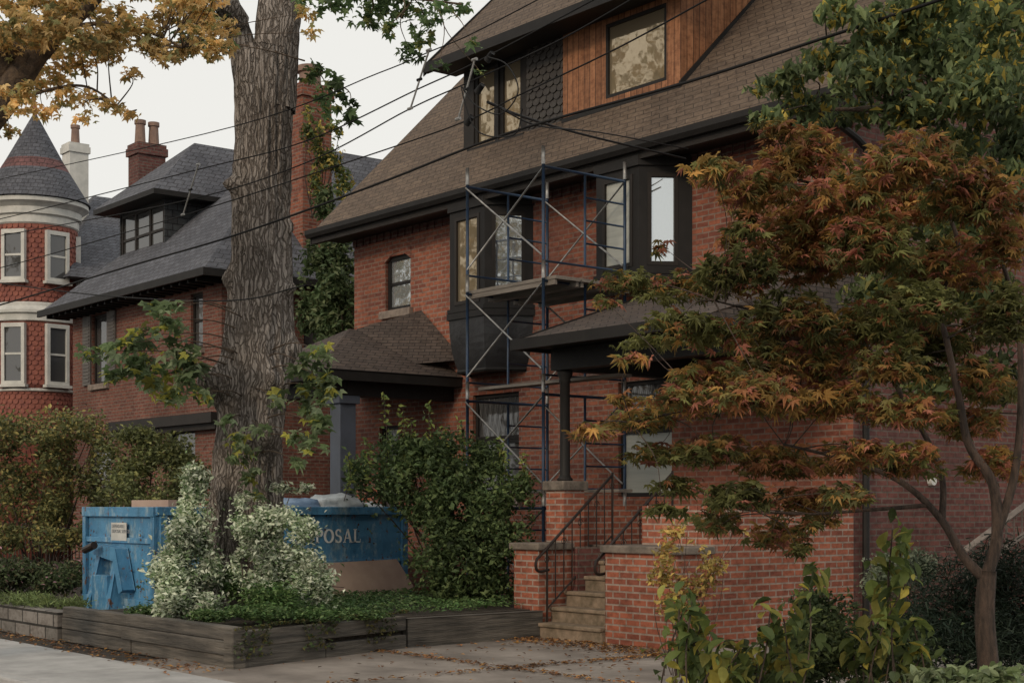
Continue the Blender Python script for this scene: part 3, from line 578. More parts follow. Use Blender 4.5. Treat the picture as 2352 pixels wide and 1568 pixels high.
# ---------------------------------------------------------------- STREET TREE
def dpt(px,py,d=18.0): return PT(px,py,d)
cl=[(555,1440,112),(560,1340,94),(566,1200,82),(572,1080,76),(580,960,76),(590,860,78),(600,740,73),(604,600,68),(604,450,64),(604,320,62),(606,200,66),(608,120,70)]
cen=catm([dpt(a,b) for a,b,_ in cl],16); rad=np.interp(np.linspace(0,1,len(cen)),np.linspace(0,1,len(cl)),[c[2]/FP*18 for c in cl])
tree=thing('street_tree','tall street tree with thick grey furrowed trunk rising before the dumpster','tree',(cen[0].x,cen[0].y,.3))
burls=[(dpt(505,880,17.8),.2,.28),(dpt(640,870,17.6),.18,.24),(dpt(668,520,17.8),.10,.16),(dpt(542,425,17.8),.09,.16),(dpt(520,640,17.9),.12,.08),(dpt(600,1000,17.6),.2,.16),(dpt(660,660,17.8),.08,.16),(dpt(675,800,17.9),.16,.16),(dpt(530,1120,17.8),.15,.12)]
def bf(an,p):
    c,s=math.cos(an),math.sin(an); r=noise.noise(Vector((c*4.6,s*4.6,p.z*.9+.35*noise.noise(Vector((c,s,p.z*3)))))) ; r2=noise.noise(Vector((c*11,s*11,p.z*2.6))); big=noise.noise(Vector((c*1.1,s*1.1,p.z*.9+5)))
    return 1+.10*(1-abs(r)*5)*.5+.08*r2+.13*big
m=MB(); m.tube(cen,list(rad),160,bf)
A=np.array(m.v); Cc=np.repeat(np.array([tuple(c) for c in cen]),160,axis=0)
for b,w,h in burls:
    d=np.linalg.norm(A-np.array(b),axis=1); n_=(A-Cc); n_/=np.linalg.norm(n_,axis=1)[:,None]; A+=n_*(h*np.exp(-(d/w)**2))[:,None]
m.v=[tuple(a) for a in A]
def limb(mb,pts,r0,r1,seg=64):
    c=catm(pts,12); mb.tube(c,list(np.linspace(r0,r1,len(c))),seg,bf)
limb(m,[dpt(590,300),dpt(568,160),dpt(543,60),dpt(512,-30),dpt(460,-300)],.2,.12); limb(m,[dpt(620,250),dpt(634,110),dpt(648,0),dpt(660,-150),dpt(705,-500)],.30,.22)
limb(m,[dpt(545,50,17.9),dpt(525,18,17.7),dpt(510,4,17.6)],.15,.13)
m.build('trunk','bark',tree,smooth=True)
def branches(mb,src,targets,r=.02,seg=5,sag=.1):
    for t in targets:
        s=min(src,key=lambda p:(p-t).length); mid=(s+t)/2+Vector((random.uniform(-1,1)*.1,random.uniform(-1,1)*.1,sag)); mb.tube(catm([s,mid,t],5),[r*(1-.07*i) for i in range(11)],seg)
def sprays(lst,dep,dj,area,leaf_px,dens,thick=.8,dup=0,lay=.35):
    """lst of (px,py,rx,ry): leaf-bearing sprays at their own distances"""
    cs=[];P=[]; full=list(lst)
    for _ in range(dup): full+=[(a+random.uniform(-45,45),b+random.uniform(-30,30),rx*.9,ry*.75) for a,b,rx,ry in lst if a>1560]
    for px,py,rx,ry in full:
        d=dep+random.uniform(-dj,dj); c=PT(px,py,d); k=d/FP; n=int(3.14*rx*ry/(leaf_px*leaf_px*area)*dens)
        q=rng.normal(size=(n,3)); q/=np.linalg.norm(q,axis=1)[:,None]; q*=rng.random(n)[:,None]**.5
        ang=np.round(np.arctan2(q[:,1],q[:,0])*3)/3+rng.normal(size=n)*.12; rr=np.hypot(q[:,0],q[:,1])
        a=rr*np.cos(ang)*rx*k; b=rr*np.sin(ang)*rx*thick*k; z=q[:,2]*ry*k - (rr**2)*ry*k*lay
        for i in range(n): P.append(tuple(c+Rv*a[i]+Fv*b[i]+UP*z[i]))
        cs.append(c)
    return cs,P
GRN=[(.075,.12,.05,3),(.115,.165,.07,2),(.055,.09,.038,2),(.19,.20,.06,1)]
top=[(760,15,50,25),(845,45,45,25),(930,25,50,30),(1000,30,50,28),(1050,15,40,22),(940,115,38,28),(965,75,40,30),(890,65,35,20),(800,0,60,20),(1010,145,22,14),(1085,100,22,14),(1100,160,20,14),(720,165,35,30),(760,205,45,35),(800,255,35,30),(745,250,30,22),(990,-20,70,25),(880,-20,70,25),(480,40,50,40),(440,90,45,35),(505,100,35,30),(460,10,60,25),(700,10,30,20),(870,10,60,30)]
cs1,Pt=sprays(top,17,.8,.55,26,3.2)
cs2,Pl=sprays([(225,805,55,28),(285,835,45,30),(330,770,50,35),(380,735,50,38),(350,860,55,35),(415,800,45,38),(435,865,45,35),(455,905,35,25),(380,905,45,25),(300,785,40,28),(355,700,25,15),(400,700,35,15),(330,830,40,30),(250,860,35,20),(440,830,40,40)],16.8,.5,.55,34,4.2)
cs3,Pr=sprays([(700,835,38,32),(735,805,38,28),(715,880,40,32),(755,905,35,30),(700,935,35,30),(735,975,38,30),(715,1020,35,22),(675,1000,28,22),(640,915,28,22),(745,860,35,30),(545,1005,35,28),(555,1045,38,28),(580,1085,35,28),(600,985,25,20),(595,1130,22,20),(520,970,22,20),(690,1060,20,18)],16.9,.4,.55,34,4.2)
leafset('crown',Pt,.14,'mp',GRN,tree,'leaf_t',up=.3,down=.4,gain=1.3); leafset('crown',Pl+Pr,.18,'mp',[(.14,.19,.09,3),(.21,.26,.15,2),(.09,.13,.055,2),(.34,.33,.07,1.2)],tree,'leaf_t',up=.35,down=.4,gain=1.15,label='low leafy sprouts growing from the trunk')
m=MB(); branches(m,[c for c in cen],cs2+cs3,.012,5,.12); m.build('branch','bark_l',tree,smooth=True)
m=MB(); up_s=[dpt(528,-60),dpt(505,-200),dpt(648,-60),dpt(655,-180)]+catm([dpt(690,-60,17),dpt(800,-30,17),dpt(900,-10,17),dpt(1000,0,17)],4)+catm([dpt(640,120,17.7),dpt(700,140,17.2),dpt(770,190,17)],3); branches(m,up_s,cs1,.010,4,.03)
m.tube(catm([dpt(650,-120),dpt(780,-35,17),dpt(900,-10,17),dpt(1060,10,17)],5),[.035-.0015*i for i in range(16)],6); m.build('branch','bark_l',tree,smooth=True)
# ---------------------------------------------------------------- golden tree upper left
gt=thing('golden_tree','golden leaved tree with arching limbs in the upper left corner','tree',tuple(PT(-420,1400,14.5).xy)+(0,))
m=MB()
def gp(a,b,d=14.5): return PT(a,b,d)
gsrc=[]
for pts,r0,r1 in (([gp(-420,1500),gp(-410,900),gp(-330,560),gp(-230,360)],.34,.26),([gp(-230,360),gp(-60,200),gp(70,110),gp(170,30),gp(250,-60)],.17,.10),([gp(-330,560),gp(-120,380),gp(10,230),gp(80,120),gp(190,0),gp(230,-80)],.17,.11),([gp(60,110),gp(180,60),gp(300,60),gp(420,110)],.03,.01),([gp(0,250),gp(100,210),gp(200,200),gp(290,260)],.02,.008)):
    c=catm(pts,8); m.tube(c,list(np.linspace(r0,r1,len(c))),20,bf); gsrc+=c
lst=[]
for _ in range(66):
    px=random.uniform(-60,530); py=random.uniform(-60,120)
    lst.append((px,py,random.uniform(35,60),random.uniform(20,32)))
for a in ((30,170,45,25),(90,190,45,25),(150,220,45,25),(210,225,40,20),(260,240,35,18),(300,262,22,12),(40,250,35,22),(100,255,40,22),(20,300,30,18),(185,150,45,25),(140,130,45,25),(250,130,40,22),(330,100,40,25),(380,130,40,22),(430,110,40,22),(60,90,50,30),(300,170,30,16),(200,270,30,14),(10,210,30,18),(520,60,35,25),(700,30,30,20),(715,75,20,16),(50,210,45,30),(120,170,50,28)): lst.append(a)
csg,Pg=sprays(lst,14.5,1.0,.55,24,5.0); branches(m,gsrc,csg,.008,4,.05); m.build('trunk','bark_l',gt,smooth=True)
leafset('crown',Pg,.10,'mp',[(.50,.34,.14,3),(.60,.43,.20,2),(.38,.28,.11,2),(.28,.27,.12,1.8)],gt,'leaf_t',up=.3,down=.4,gain=1.3)
# ---------------------------------------------------------------- HOUSE 2
h2=thing('brick_house','red brick house with slate hip roof, dormer and twin clay chimney pots behind the trunk','house',(-32,20,0))
F2=front(15.0); S2=side(-28.2); x0,x1=-36.0,-28.2
wa=(fx(212,15),fx(248,15),fz(885,-35,15),fz(727,-35,15)); wb_=(fx(438,15),fx(466,15),fz(800,-29.5,15),fz(675,-29.5,15)); wc=(fx(390,15),fx(448,15),1.6,fz(972,-30,15)); wd=(fx(205,15),fx(255,15),1.4,3.0)
m=MB(); wall(m,F2,x0,x1,-.03,6.4,[wa,wb_,wc,wd],.14); wall(m,S2,15,26,-.03,6.4,[(17,18,4.0,5.6)],.14); m.poly([(x0,15,0),(x0,26,0),(x0,26,6.4),(x0,15,6.4)]); m.build('wall','brick_two',h2)
for a,r in ((wa,2),(wb_,2),(wc,1),(wd,2)): window(h2,F2,*a,fmat='trim_brown',pmat='glass_dark',rows=r,sill='stone')
window(h2,S2,17,18,4,5.6,fmat='trim_brown',pmat='glass_dark',rows=2)
shm=plain('shutter_grey',(.11,.10,.09),(.08,.07,.065),4,.6,.1)
for u0,u1 in ((wa[0]-.48,wa[0]-.03),(wa[1]+.03,wa[1]+.48)):
    m=MB(); m.ob(F2,u0,u1,wa[2],wa[3],.005,.05)
    for k in range(18):
        z=wa[2]+.08+k*(wa[3]-wa[2]-.16)/18; m.ob(F2,u0+.05,u1-.05,z,z+.04,.049,.065)
    m.build('shutter',shm,h2)
m=MB(); m.ob(F2,fx(270,15),x1+.1,3.38,3.6,.001,.3); m.ob(F2,fx(270,15),x1+.05,3.25,3.385,.001,.18); m.build('cornice','trim_brown',h2)
ex0,ex1,ey0,ey1,ez2=-36.5,-27.7,14.35,26.6,6.5; rx=(ex0+ex1)/2; rz=10.6
m=MB(); E=[(ex0,ey0,ez2),(ex1,ey0,ez2),(ex1,ey1,ez2),(ex0,ey1,ez2)]; r0=(rx,18.75,rz); r1=(rx,22.2,rz)
m.poly([E[0],E[1],r0]); m.poly([E[1],E[2],r1,r0]); m.poly([E[2],E[3],r1]); m.poly([E[3],E[0],r0,r1]); m.poly(E); rf2=m.build('roof','slate',h2)
m=MB(); m.box(ex0,ex1,ey0,ey1,ez2-.05,ez2-.004); m.box(ex0-.05,ex1+.05,ey0-.06,ey0+.003,ez2-.14,ez2+.02); m.box(ex1-.002,ex1+.055,ey0,ey1,ez2-.14,ez2+.02); m.build('gutter','trim',rf2)
for k in range(22):
    x=ex0+.3+k*.38; m=MB(); m.box(x,x+.08,ey0+.05,14.98,ez2-.2,ez2-.055); m.build('eave_bracket','trim',rf2)
d0,d1=-35.0,-32.5; dF=front(15.8)
m=MB(); wall(m,dF,d0,d1,7.2,9.0,[(d0+.05,d1-.06,7.55,8.85)],.1); m.poly([(d0,15.8,7.2),(d0,20,9),(d0,15.8,9)]); m.poly([(d1,15.8,7.2),(d1,21,7.2),(d1,21,9),(d1,15.8,9)]); m.build('dormer_wall',bricks('dark_slate_cheek',(.055,.06,.065),(.04,.043,.048),(.015,.015,.017),.25,.16,.01,1,.5),h2)
window(h2,dF,d0+.05,d1-.06,7.55,8.85,fmat='trim_brown',pmat='glass_dark',cols=3,rows=2,inset=-.08,fw=.09)
m=MB(); a0,a1,b0,b1,zz=d0-.45,d1+.45,15.3,22,9.0; mxx=(a0+a1)/2
m.poly([(a0,b0,zz),(a1,b0,zz),(mxx,b0+1.9,10.65)]); m.poly([(a1,b0,zz),(a1,b1,zz),(mxx,b1,10.65),(mxx,b0+1.9,10.65)]); m.poly([(a0,b0,zz),(mxx,b0+1.9,10.65),(mxx,b1,10.65),(a0,b1,zz)]); dr2=m.build('dormer_roof','slate',h2)
m=MB(); m.box(a0,a1,b0,b1,zz-.12,zz-.004); m.build('dormer_eave','trim',dr2)
def chimney(parent,c,w,d,z0,z1,mat='brick_dark',pots=0,potm='clay'):
    m=MB(); x,y=c; m.box(x-w/2,x+w/2,y-d/2,y+d/2,z0,z1-.3); m.box(x-w/2-.05,x+w/2+.05,y-d/2-.05,y+d/2+.05,z1-.301,z1-.1); m.box(x-w/2-.02,x+w/2+.02,y-d/2-.02,y+d/2+.02,z1-.101,z1); o=m.build('chimney',mat,parent)
    for k in range(pots):
        m=MB(); yy=y-d/4+(d/2)*(k/(max(1,pots-1))) if pots>1 else y; m.lathe((x,yy),[(.15,z1),(.14,z1+.1),(.12,z1+.5),(.15,z1+.52),(.15,z1+.62),(.11,z1+.62),(.1,z1+.3)],14); m.build('chimney_pot',potm,o)
    return o
chimney(h2,(-35.9,16.95),.6,.75,6.5,10.95,pots=2)
ch=chimney(h2,(fx(712,17.6),17.6),.62,.75,0,11.05,'brick')
m=MB(); c=(fx(712,17.6),17.6); m.lathe(c,[(.26,11.05),(.24,11.35),(.3,11.37),(.3,11.5),(.2,11.52)],16); m.build('chimney_cowl','clay',ch)
# ---------------------------------------------------------------- HOUSE 3 turret house
h3=thing('turret_house','red shingled house with round corner turret and conical slate roof at far left','house',(-45,19,0)); tc=(-43.25,16.85)
m=MB(); m.lathe(tc,[(1.2,0),(1.2,10.0)],40); tw=m.build('turret_wall','scale_red',h3,smooth=True)
m=MB()
def tfr(an,r): 
    n=Vector((math.cos(an),math.sin(an),0)); return FR(Vector((tc[0],tc[1],0))+n*r,UP.cross(n),n)
for zr0,zr1 in ((5.0,6.95),(7.55,9.75),(3.6,5.0)):
    z=zr0; r=0
    while z<zr1:
        K=42
        for k in range(K):
            an=2*math.pi*(k+.5*(r%2))/K; f=tfr(an,1.2); 
            if f.N.dot(Vector((.93,-.37,0)))<-.2: continue
            pts=[f.p(-math.cos(math.pi*q/4)*.085,z+.07-math.sin(math.pi*q/4)*.07,.03) for q in range(5)]+[f.p(.085,z+.17,.006),f.p(-.085,z+.17,.006)]; m.poly(pts)
        z+=.14; r+=1
m.build('fish_scale_shingles','scale_red',tw)
for pf in ([(1.22,9.8),(1.26,9.84),(1.26,10.05),(1.34,10.09),(1.34,10.28),(1.44,10.36),(1.54,10.42),(1.54,10.54),(1.3,10.56)],[(1.22,6.98),(1.3,7.0),(1.3,7.18),(1.38,7.22),(1.38,7.3),(1.27,7.42),(1.27,7.5),(1.22,7.54)],[(1.22,4.95),(1.28,4.97),(1.28,5.03),(1.22,5.05)]):
    m=MB(); m.lathe(tc,pf,48); m.build('turret_cornice','white',tw)
def cone(z0,z1,r0,r1,mat,nm2):
    m=MB(); m.lathe(tc,[(r0,z0),(r1,z1)],40); return m.build(nm2,mat,h3)
cone(10.56,11.5,1.6,1.02,'slate','turret_roof'); cone(11.5,11.82,1.02,.83,'slate_red','turret_roof'); cone(11.82,13.25,.83,.05,'slate','turret_roof')
m=MB(); m.lathe(tc,[(.09,13.15),(.05,13.3),(.1,13.4),(.04,13.5),(.02,13.8)],10); m.build('finial','scale_red',h3)
ca=math.atan2(-tc[1],-tc[0])
for z0_,z1_ in ((8.15,9.62),(5.15,6.92)):
    for da in (-28,30,88):
        f=tfr(ca+math.radians(da),1.17); m=MB(); w=.36
        m.ob(f,-w,-w+.1,z0_,z1_,0,.14); m.ob(f,w-.1,w,z0_,z1_,0,.14); m.ob(f,-w+.1,w-.1,z0_,z0_+.1,0,.14); m.ob(f,-w+.1,w-.1,z1_-.12,z1_,0,.14); m.ob(f,-w-.06,w+.06,z0_-.08,z0_+.002,0,.2); m.ob(f,-w+.1,w-.1,(z0_+z1_)/2-.03,(z0_+z1_)/2+.03,0,.11)
        o=m.build('window','white',h3); m=MB(); m.poly([f.p(-w+.1,z0_+.1,.085),f.p(w-.1,z0_+.1,.085),f.p(w-.1,z1_-.12,.085),f.p(-w+.1,z1_-.12,.085)]); m.build('pane','glass_dark',o)
m=MB(); m.box(-53,-42.2,18,28,0,8.4); m.build('wall','scale_red',h3)
m=MB(); E=[(-53.3,17.2,8.3),(-41.6,17.2,8.3),(-41.6,28.3,8.3),(-53.3,28.3,8.3)]; r0=(-47,20.3,11.9); r1=(-47,25,11.9)
m.poly([E[0],E[1],r0]); m.poly([E[1],E[2],r1,r0]); m.poly([E[2],E[3],r1]); m.poly([E[3],E[0],r0,r1]); m.poly(E); m.build('roof','slate',h3)
chimney(h3,(fx(173,19.2),19.2),.62,.62,8,13.2,'white',1)
h4=thing('background_house','distant slate roofed house behind the gap beside the tall brick chimney','house',(-38,30,0))
m=MB(); m.box(-42,-33,26,34,0,8.8); m.build('wall','brick_dark',h4); m=MB(); m.prism([(-42.5,25.5,8.7),(-42.5,30,12.9),(-42.5,34.5,8.7)],(10,0,0)); m.build('roof','slate',h4)
st=thing('wooden_steps','pale wooden stair flight at the right edge beyond the maple','steps',tuple(PT(2330,1300,15).xy)+(0,))
m=MB(); a=PT(2215,1265,15); b=PT(2420,1110,15.8); m.tube([a,b],.04,4); m.tube([a+UP*-.3,b+UP*-.3],.035,4)
for k in range(12): p=a.lerp(b,k/11); m.tube([p,p-UP*.3],.01,4)
m.build('railing','stone',st)
# ---------------------------------------------------------------- CABLES
def cable(label,pts,r=.012,Y=8.0,name='power_cable',pts3=None):
    m=MB(); P=pts3 or [PY(a,b,Y) for a,b in pts]; m.tube(catm(P,8),r,5); return m.build(name,'cable',label=label,cat='cable',smooth=True)
cable('thin upper cable passing the top of both cable spacers',[(-150,450),(0,412),(540,290),(870,168),(985,120),(1090,75),(1330,-50)],.006)
cable('cable through the middle of the left cable spacer crossing the trunk',[(-150,530),(0,503),(445,392),(700,325),(960,205),(1100,140),(1420,-30)],.007)
cable('cable at the foot of the left spacer passing below the dormer eave',[(-150,560),(0,541),(420,462),(700,375),(942,250),(1075,190),(1290,90),(1500,-30)],.007)
cable('cable crossing the dormer window towards the cedar cladding',[(-150,640),(0,615),(430,492),(700,405),(1040,290),(1200,215),(1420,110),(1660,-20)],.007)
cable('thick black cable running from the trunk up across the main roof',[(-150,735),(0,700),(300,610),(540,540),(860,425),(1170,305),(1575,190),(1900,85),(2220,-20)],.012)
cable('low slack cable crossing in front of the turret house and trunk',[(-150,625),(0,650),(250,680),(530,690),(700,655)],.008,8.1)
at_=Vector((fx(1575,14.3),14.3,fz(365,fx(1575,14.3),14.3)))
cable('twisted service cable dropping to the right bay of the brick house',None,.014,pts3=[PY(1120,235,8),PY(1200,268,9.0),PY(1350,312,11.3),at_])
cable('slimmer service cable sagging beside the twisted service cable',None,.008,pts3=[PY(1150,250,8),PY(1240,290,9.2),PY(1380,305,11.3),at_+Vector((.05,0,.12))])
cable('looped black cable tail hanging at the right cable spacer',[(1118,130),(1165,150),(1190,210),(1150,262),(1090,240),(1060,200),(1095,300),(1180,310),(1200,250)],.006,7.9)
for (a,b),(c,d),lab in (((985,118),(942,252),'grey cable spacer rod left of the dormer roof corner'),((1090,140),(1052,276),'grey cable spacer rod in front of the dormer windows'),((455,380),(420,495),'grey cable spacer rod in front of the left brick house')):
    t=thing('cable_spacer',lab,'cable spacer',PY(c,d,7.98)); m=MB(); p,q=PY(a,b,7.98),PY(c,d,7.98); m.tube([p,q],.009,8); m.build('rod','galv',t)
    for s_ in (0,.5,1):
        e=p.lerp(q,s_); m=MB(); m.tube([e+Vector((-.03,0,.01)),e+Vector((.03,0,.01))],.015,8); m.build('clamp','galv' if s_!=.5 else 'cable',t)
for a,b,lab in ((1102,205,'black splice box on the cables beside the dormer window'),(1078,278,'black splice box at the foot of the right spacer'),(1125,132,'black clamp box at the top of the right spacer')):
    m=MB(); p=PY(a,b,7.95); m.tube([p+Vector((-.04,0,-.02)),p+Vector((.04,0,.03))],[.03,.025],10); m.build('splice_box','cable',label=lab,cat='cable fitting',smooth=True)
# ---------------------------------------------------------------- SHRUBS
def E(px,py,d,rx,ry,rd=None):
    k=d/FP; return (tuple(PT(px,py,d)),(rx*k,(rd or rx)*k,ry*k))
VAR=[(.50,.53,.42,4),(.36,.42,.30,2.5),(.13,.19,.09,1.5),(.07,.11,.05,.8)]
def vshrub(label,cs,n,gap):
    bz=min(c[2]-r[2] for c,r in cs); c0=cs[0][0]
    shrub('variegated_shrub',label,'shrub',cs,n,.058,VAR,base=(c0[0],c0[1],bz),gap=gap,gs=8.0,up=.35,tone=6,stems=14,stem_r=.01)
vshrub('tall white and green variegated shrub before the dumpster, left of the trunk',[E(425,1250,16.9,60,62),E(402,1330,16.7,58,58),E(448,1110,17.1,30,48),E(395,1385,16.4,46,36),E(450,1390,16.5,55,32),E(446,1180,17.1,40,45),E(465,1320,16.8,46,55)],20500,-.5)
vshrub('lower white and green variegated shrub right of the trunk over the dumpster side',[E(590,1205,16.9,52,45),E(645,1215,16.9,55,48),E(693,1215,17,36,32),E(630,1290,16.8,66,50),E(695,1305,16.8,55,42),E(735,1345,16.8,46,34),E(775,1350,16.9,26,24),E(670,1120,17.3,48,12),E(565,1150,17.2,25,22),E(645,1350,16.7,66,32),E(560,1300,16.8,30,45)],20500,-.45)
P=ball([E(600,1405,15.8,110,16,60),E(720,1410,16.2,110,14,50),E(830,1410,16.6,75,12,45),E(480,1412,15.8,60,14,40),E(620,1370,16.4,90,30,50),E(330,1405,17,40,16),E(530,1340,16.9,30,35,20)],11000).tolist()
for _ in range(9000):
    X=random.uniform(-17.45,-14.25); Y=random.uniform(8.2,11.75)
    P.append((X,Y,.36+.10*random.random()+.07*max(0,math.sin(X*3)*math.sin(Y*4))))
leafset('ground_ivy',P,.05,'ov',[(.07,.13,.04),(.045,.085,.03),(.11,.16,.06)],up=1.0,kind='stuff',label='low green ivy covering the timber bed below the variegated shrubs',cat='ivy')
P=[]
for k in range(900):
    t=random.random(); a=lp(A1,A2,t); P.append((a[0]+.03,a[1],.42-random.random()**1.5*.33*(math.sin(t*17)>-.1)))
leafset('creeper',P,.045,'ov',[(.06,.09,.035),(.10,.09,.03),(.045,.05,.025)],up=.1,kind='stuff',label='thin creeper hanging over the timber wall side',cat='creeper')
GS=[(.085,.12,.045,3),(.055,.085,.032,3),(.13,.17,.065,1.6),(.04,.06,.024,1.5)]
t=shrub('green_shrub','big loose green shrub between dumpster and brick steps','shrub',[E(990,1120,19.8,115,85),E(1030,1190,19.5,80,75),E(1080,1160,19.6,110,90),E(1060,1270,19.4,112,90),E(1130,1270,19.4,90,88),E(880,1110,20.2,75,45),E(830,1080,20.6,40,38),E(1180,1160,19.8,45,60),E(1010,1040,20,100,50),E(1030,1360,19.6,80,38),E(1100,1360,19.5,85,33),E(1200,1110,19.6,30,25),E(930,1035,20,70,35),E(1100,1060,19.9,70,45)],30000,.075,GS,stems=26,base=(-16.3,12.2,.2),gap=-.6,up=.15,tone=3,gs=6.5)
m=MB();P=[]
for px,py in ((880,905),(985,930),(945,965),(925,940),(1060,965),(1145,1005),(840,1010),(1020,985),(800,1045),(1200,1045)):
    a=PT(px+random.uniform(-25,25),1150,19.8); b=PT(px,py,19.8); c=catm([a,(a+b)/2+Vector((.05,.03,0)),b],10); m.tube(c,.006,4)
    for q in c[4:]:
        for _ in range(4): P.append(tuple(q+Vector([random.gauss(0,.03) for _ in range(3)])))
m.build('shoot','bark_d',t); leafset('foliage',P,.07,'ov',[(.12,.17,.05),(.2,.22,.06)],t,up=.1)
shrub('evergreen_tree','dark green bushy tree in the gap between the two brick houses','tree',[E(745,620,30.5,50,80),E(770,700,30,50,80),E(725,720,30.5,40,70),E(790,590,30.5,30,45),E(760,800,30,55,70),E(745,480,31,25,55)],9000,.13,[(.045,.07,.03),(.065,.095,.04),(.09,.11,.05)],base=(-25,16.6,0),gap=-.5,stem_r=.05,gs=4)
shrub('climbing_vine','yellow and green vine climbing the tall brick chimney','vine',[E(705,290,31.5,16,45),E(740,330,31.5,25,50),E(765,380,31.5,25,45),E(735,420,31.5,25,40),E(790,430,31.5,22,40),E(770,300,31.5,18,20)],2000,.12,[(.09,.12,.04,3),(.34,.27,.07,1.8),(.06,.08,.03,2)],base=tuple(PT(720,500,31.5)),gap=-.1,up=.1,gs=6)
YG=[(.15,.145,.055,3),(.09,.10,.04,3),(.23,.19,.065,1.6),(.05,.06,.025,1.8)]
shrub('garden_tree','loose yellowish green garden tree below the turret','tree',[E(60,1000,25,110,50),E(150,980,25,90,40),E(40,1090,25,90,60),E(150,1080,25,90,60),E(220,1020,25,55,40),E(-40,1000,25,80,60),E(50,1170,25,90,50),E(150,1165,25,80,50),E(230,1140,25,50,50),E(100,1235,24.5,90,30),E(10,1240,24.5,60,30),E(200,1225,24.5,50,35)],19000,.08,YG,base=tuple(PT(90,1330,25).xy)+(.1,),stems=18,gap=-.25,stem_r=.018,gs=5)
shrub('garden_shrub','olive green shrub before the left brick house, left of the trunk','shrub',[E(310,1040,24,75,55),E(400,1060,24,80,55),E(350,1130,23.5,110,55),E(460,1110,23.5,50,55),E(260,1110,24,55,55),E(330,1000,24,60,18)],14500,.075,[(.12,.135,.052,3),(.075,.085,.036,3),(.17,.17,.06,1.2)],base=tuple(PT(350,1300,24).xy)+(.1,),stems=16,gap=-.25,stem_r=.018,gs=5)
shrub('hedge','low dark flowering hedge behind the stone wall at left','hedge',[E(20,1320,21,90,38),E(110,1330,21,80,34),E(-60,1320,21,80,45),E(170,1315,21.5,50,30)],9000,.065,[(.07,.095,.04,3),(.045,.06,.027,3),(.13,.11,.06,.5),(.28,.16,.18,.2)],gap=-.7,stems=6,gs=6)
P=ball([E(60,1375,19.5,130,12,60),E(160,1385,19,60,10,40)],1800); leafset('low_plants',P,.11,'nd',[(.12,.16,.06),(.07,.09,.03)],up=0,kind='stuff',label='grassy low plants along the top of the stone wall',cat='plants')
fe=thing('iron_fence','black iron garden fence behind the hedge at left','fence',(-27,12.2,.2)); m=MB()
for k in range(60): x=-33+.18*k; m.tube([(x,11.4,.2),(x,11.4,1.3)],.012,4)
m.tube([(-33,11.4,1.2),(-22.3,11.4,1.2)],.016,4); m.tube([(-33,11.4,.4),(-22.3,11.4,.4)],.016,4); m.build('railing','iron',fe)
shrub('yellow_shrub','small yellow leaved shrub against the right brick stair wall','shrub',[E(1560,1270,14.2,55,30),E(1530,1320,14.2,40,30),E(1600,1330,14.2,45,40),E(1560,1390,14.2,50,35),E(1550,1220,14.2,30,20),E(1640,1300,14.2,30,22),E(1700,1215,14.2,30,12)],1900,.06,[(.38,.27,.08,3),(.26,.21,.07,2),(.30,.13,.07,.7)],gap=-.1,stems=20,stem_r=.005,gs=7,base=tuple(PT(1570,1480,14.2).xy)+(0,))
# ---------------------------------------------------------------- right hand group
JM=[(.26,.115,.05,3),(.24,.15,.045,3),(.16,.135,.045,2.2),(.30,.12,.08,1.6),(.10,.09,.034,1.4),(.36,.21,.065,1.3)]
ml=[(1640,385,80,32),(1740,420,100,45),(1850,340,110,55),(1960,420,120,65),(2100,360,130,65),(2250,430,110,75),(1790,300,60,26),(1720,480,50,32),(1700,540,55,32),(1520,565,20,20),(1440,640,85,26),(1560,655,110,38),(1700,610,110,48),(1850,590,120,60),(2000,560,120,60),(2180,600,120,70),(1850,490,100,60),(1980,490,100,60),
(1390,690,40,12),(1560,735,95,28),(1480,780,75,22),(1670,770,115,42),(1810,720,120,56),(1990,750,120,58),(2150,790,110,55),(2310,720,60,70),(1450,820,45,12),(1620,850,95,30),(1760,830,110,46),(1900,820,110,50),(2050,830,100,45),(2250,860,80,50),
(1360,985,70,18),(1460,960,95,30),(1590,920,115,40),(1740,900,120,48),(1900,910,120,52),(2060,930,110,45),(2230,960,90,42),(1440,915,50,15),(1330,1000,30,9),
(1500,1040,85,28),(1640,1030,115,38),(1790,1050,115,45),(1940,1050,100,42),(1560,1110,75,24),(1700,1130,95,30),(1840,1150,90,36),(1520,1170,60,15),(1640,1185,75,22),(1790,1210,70,30),(1830,1245,35,20),(2100,1060,80,32),(2280,1070,80,40),(1940,1130,70,30),(2300,560,60,60),(2080,460,110,55),(2120,690,100,50),(1900,1190,40,20)]
jt=thing('japanese_maple','rust orange Japanese maple spreading over the right side of the yard','tree',tuple(PT(2275,1750,9.2).xy)+(0,))
csj,Pj=sprays(ml,9.2,1.0,.36,34,5.4,.9,1,.5); leafset('crown',Pj,.102,'jm',JM,jt,'leaf_t',up=.5,down=.35,tone=3.2,gain=1.2,hue=(.16,.165,.055))
m=MB(); q=lambda a,b,d=9.2: PT(a,b,d); js=[]
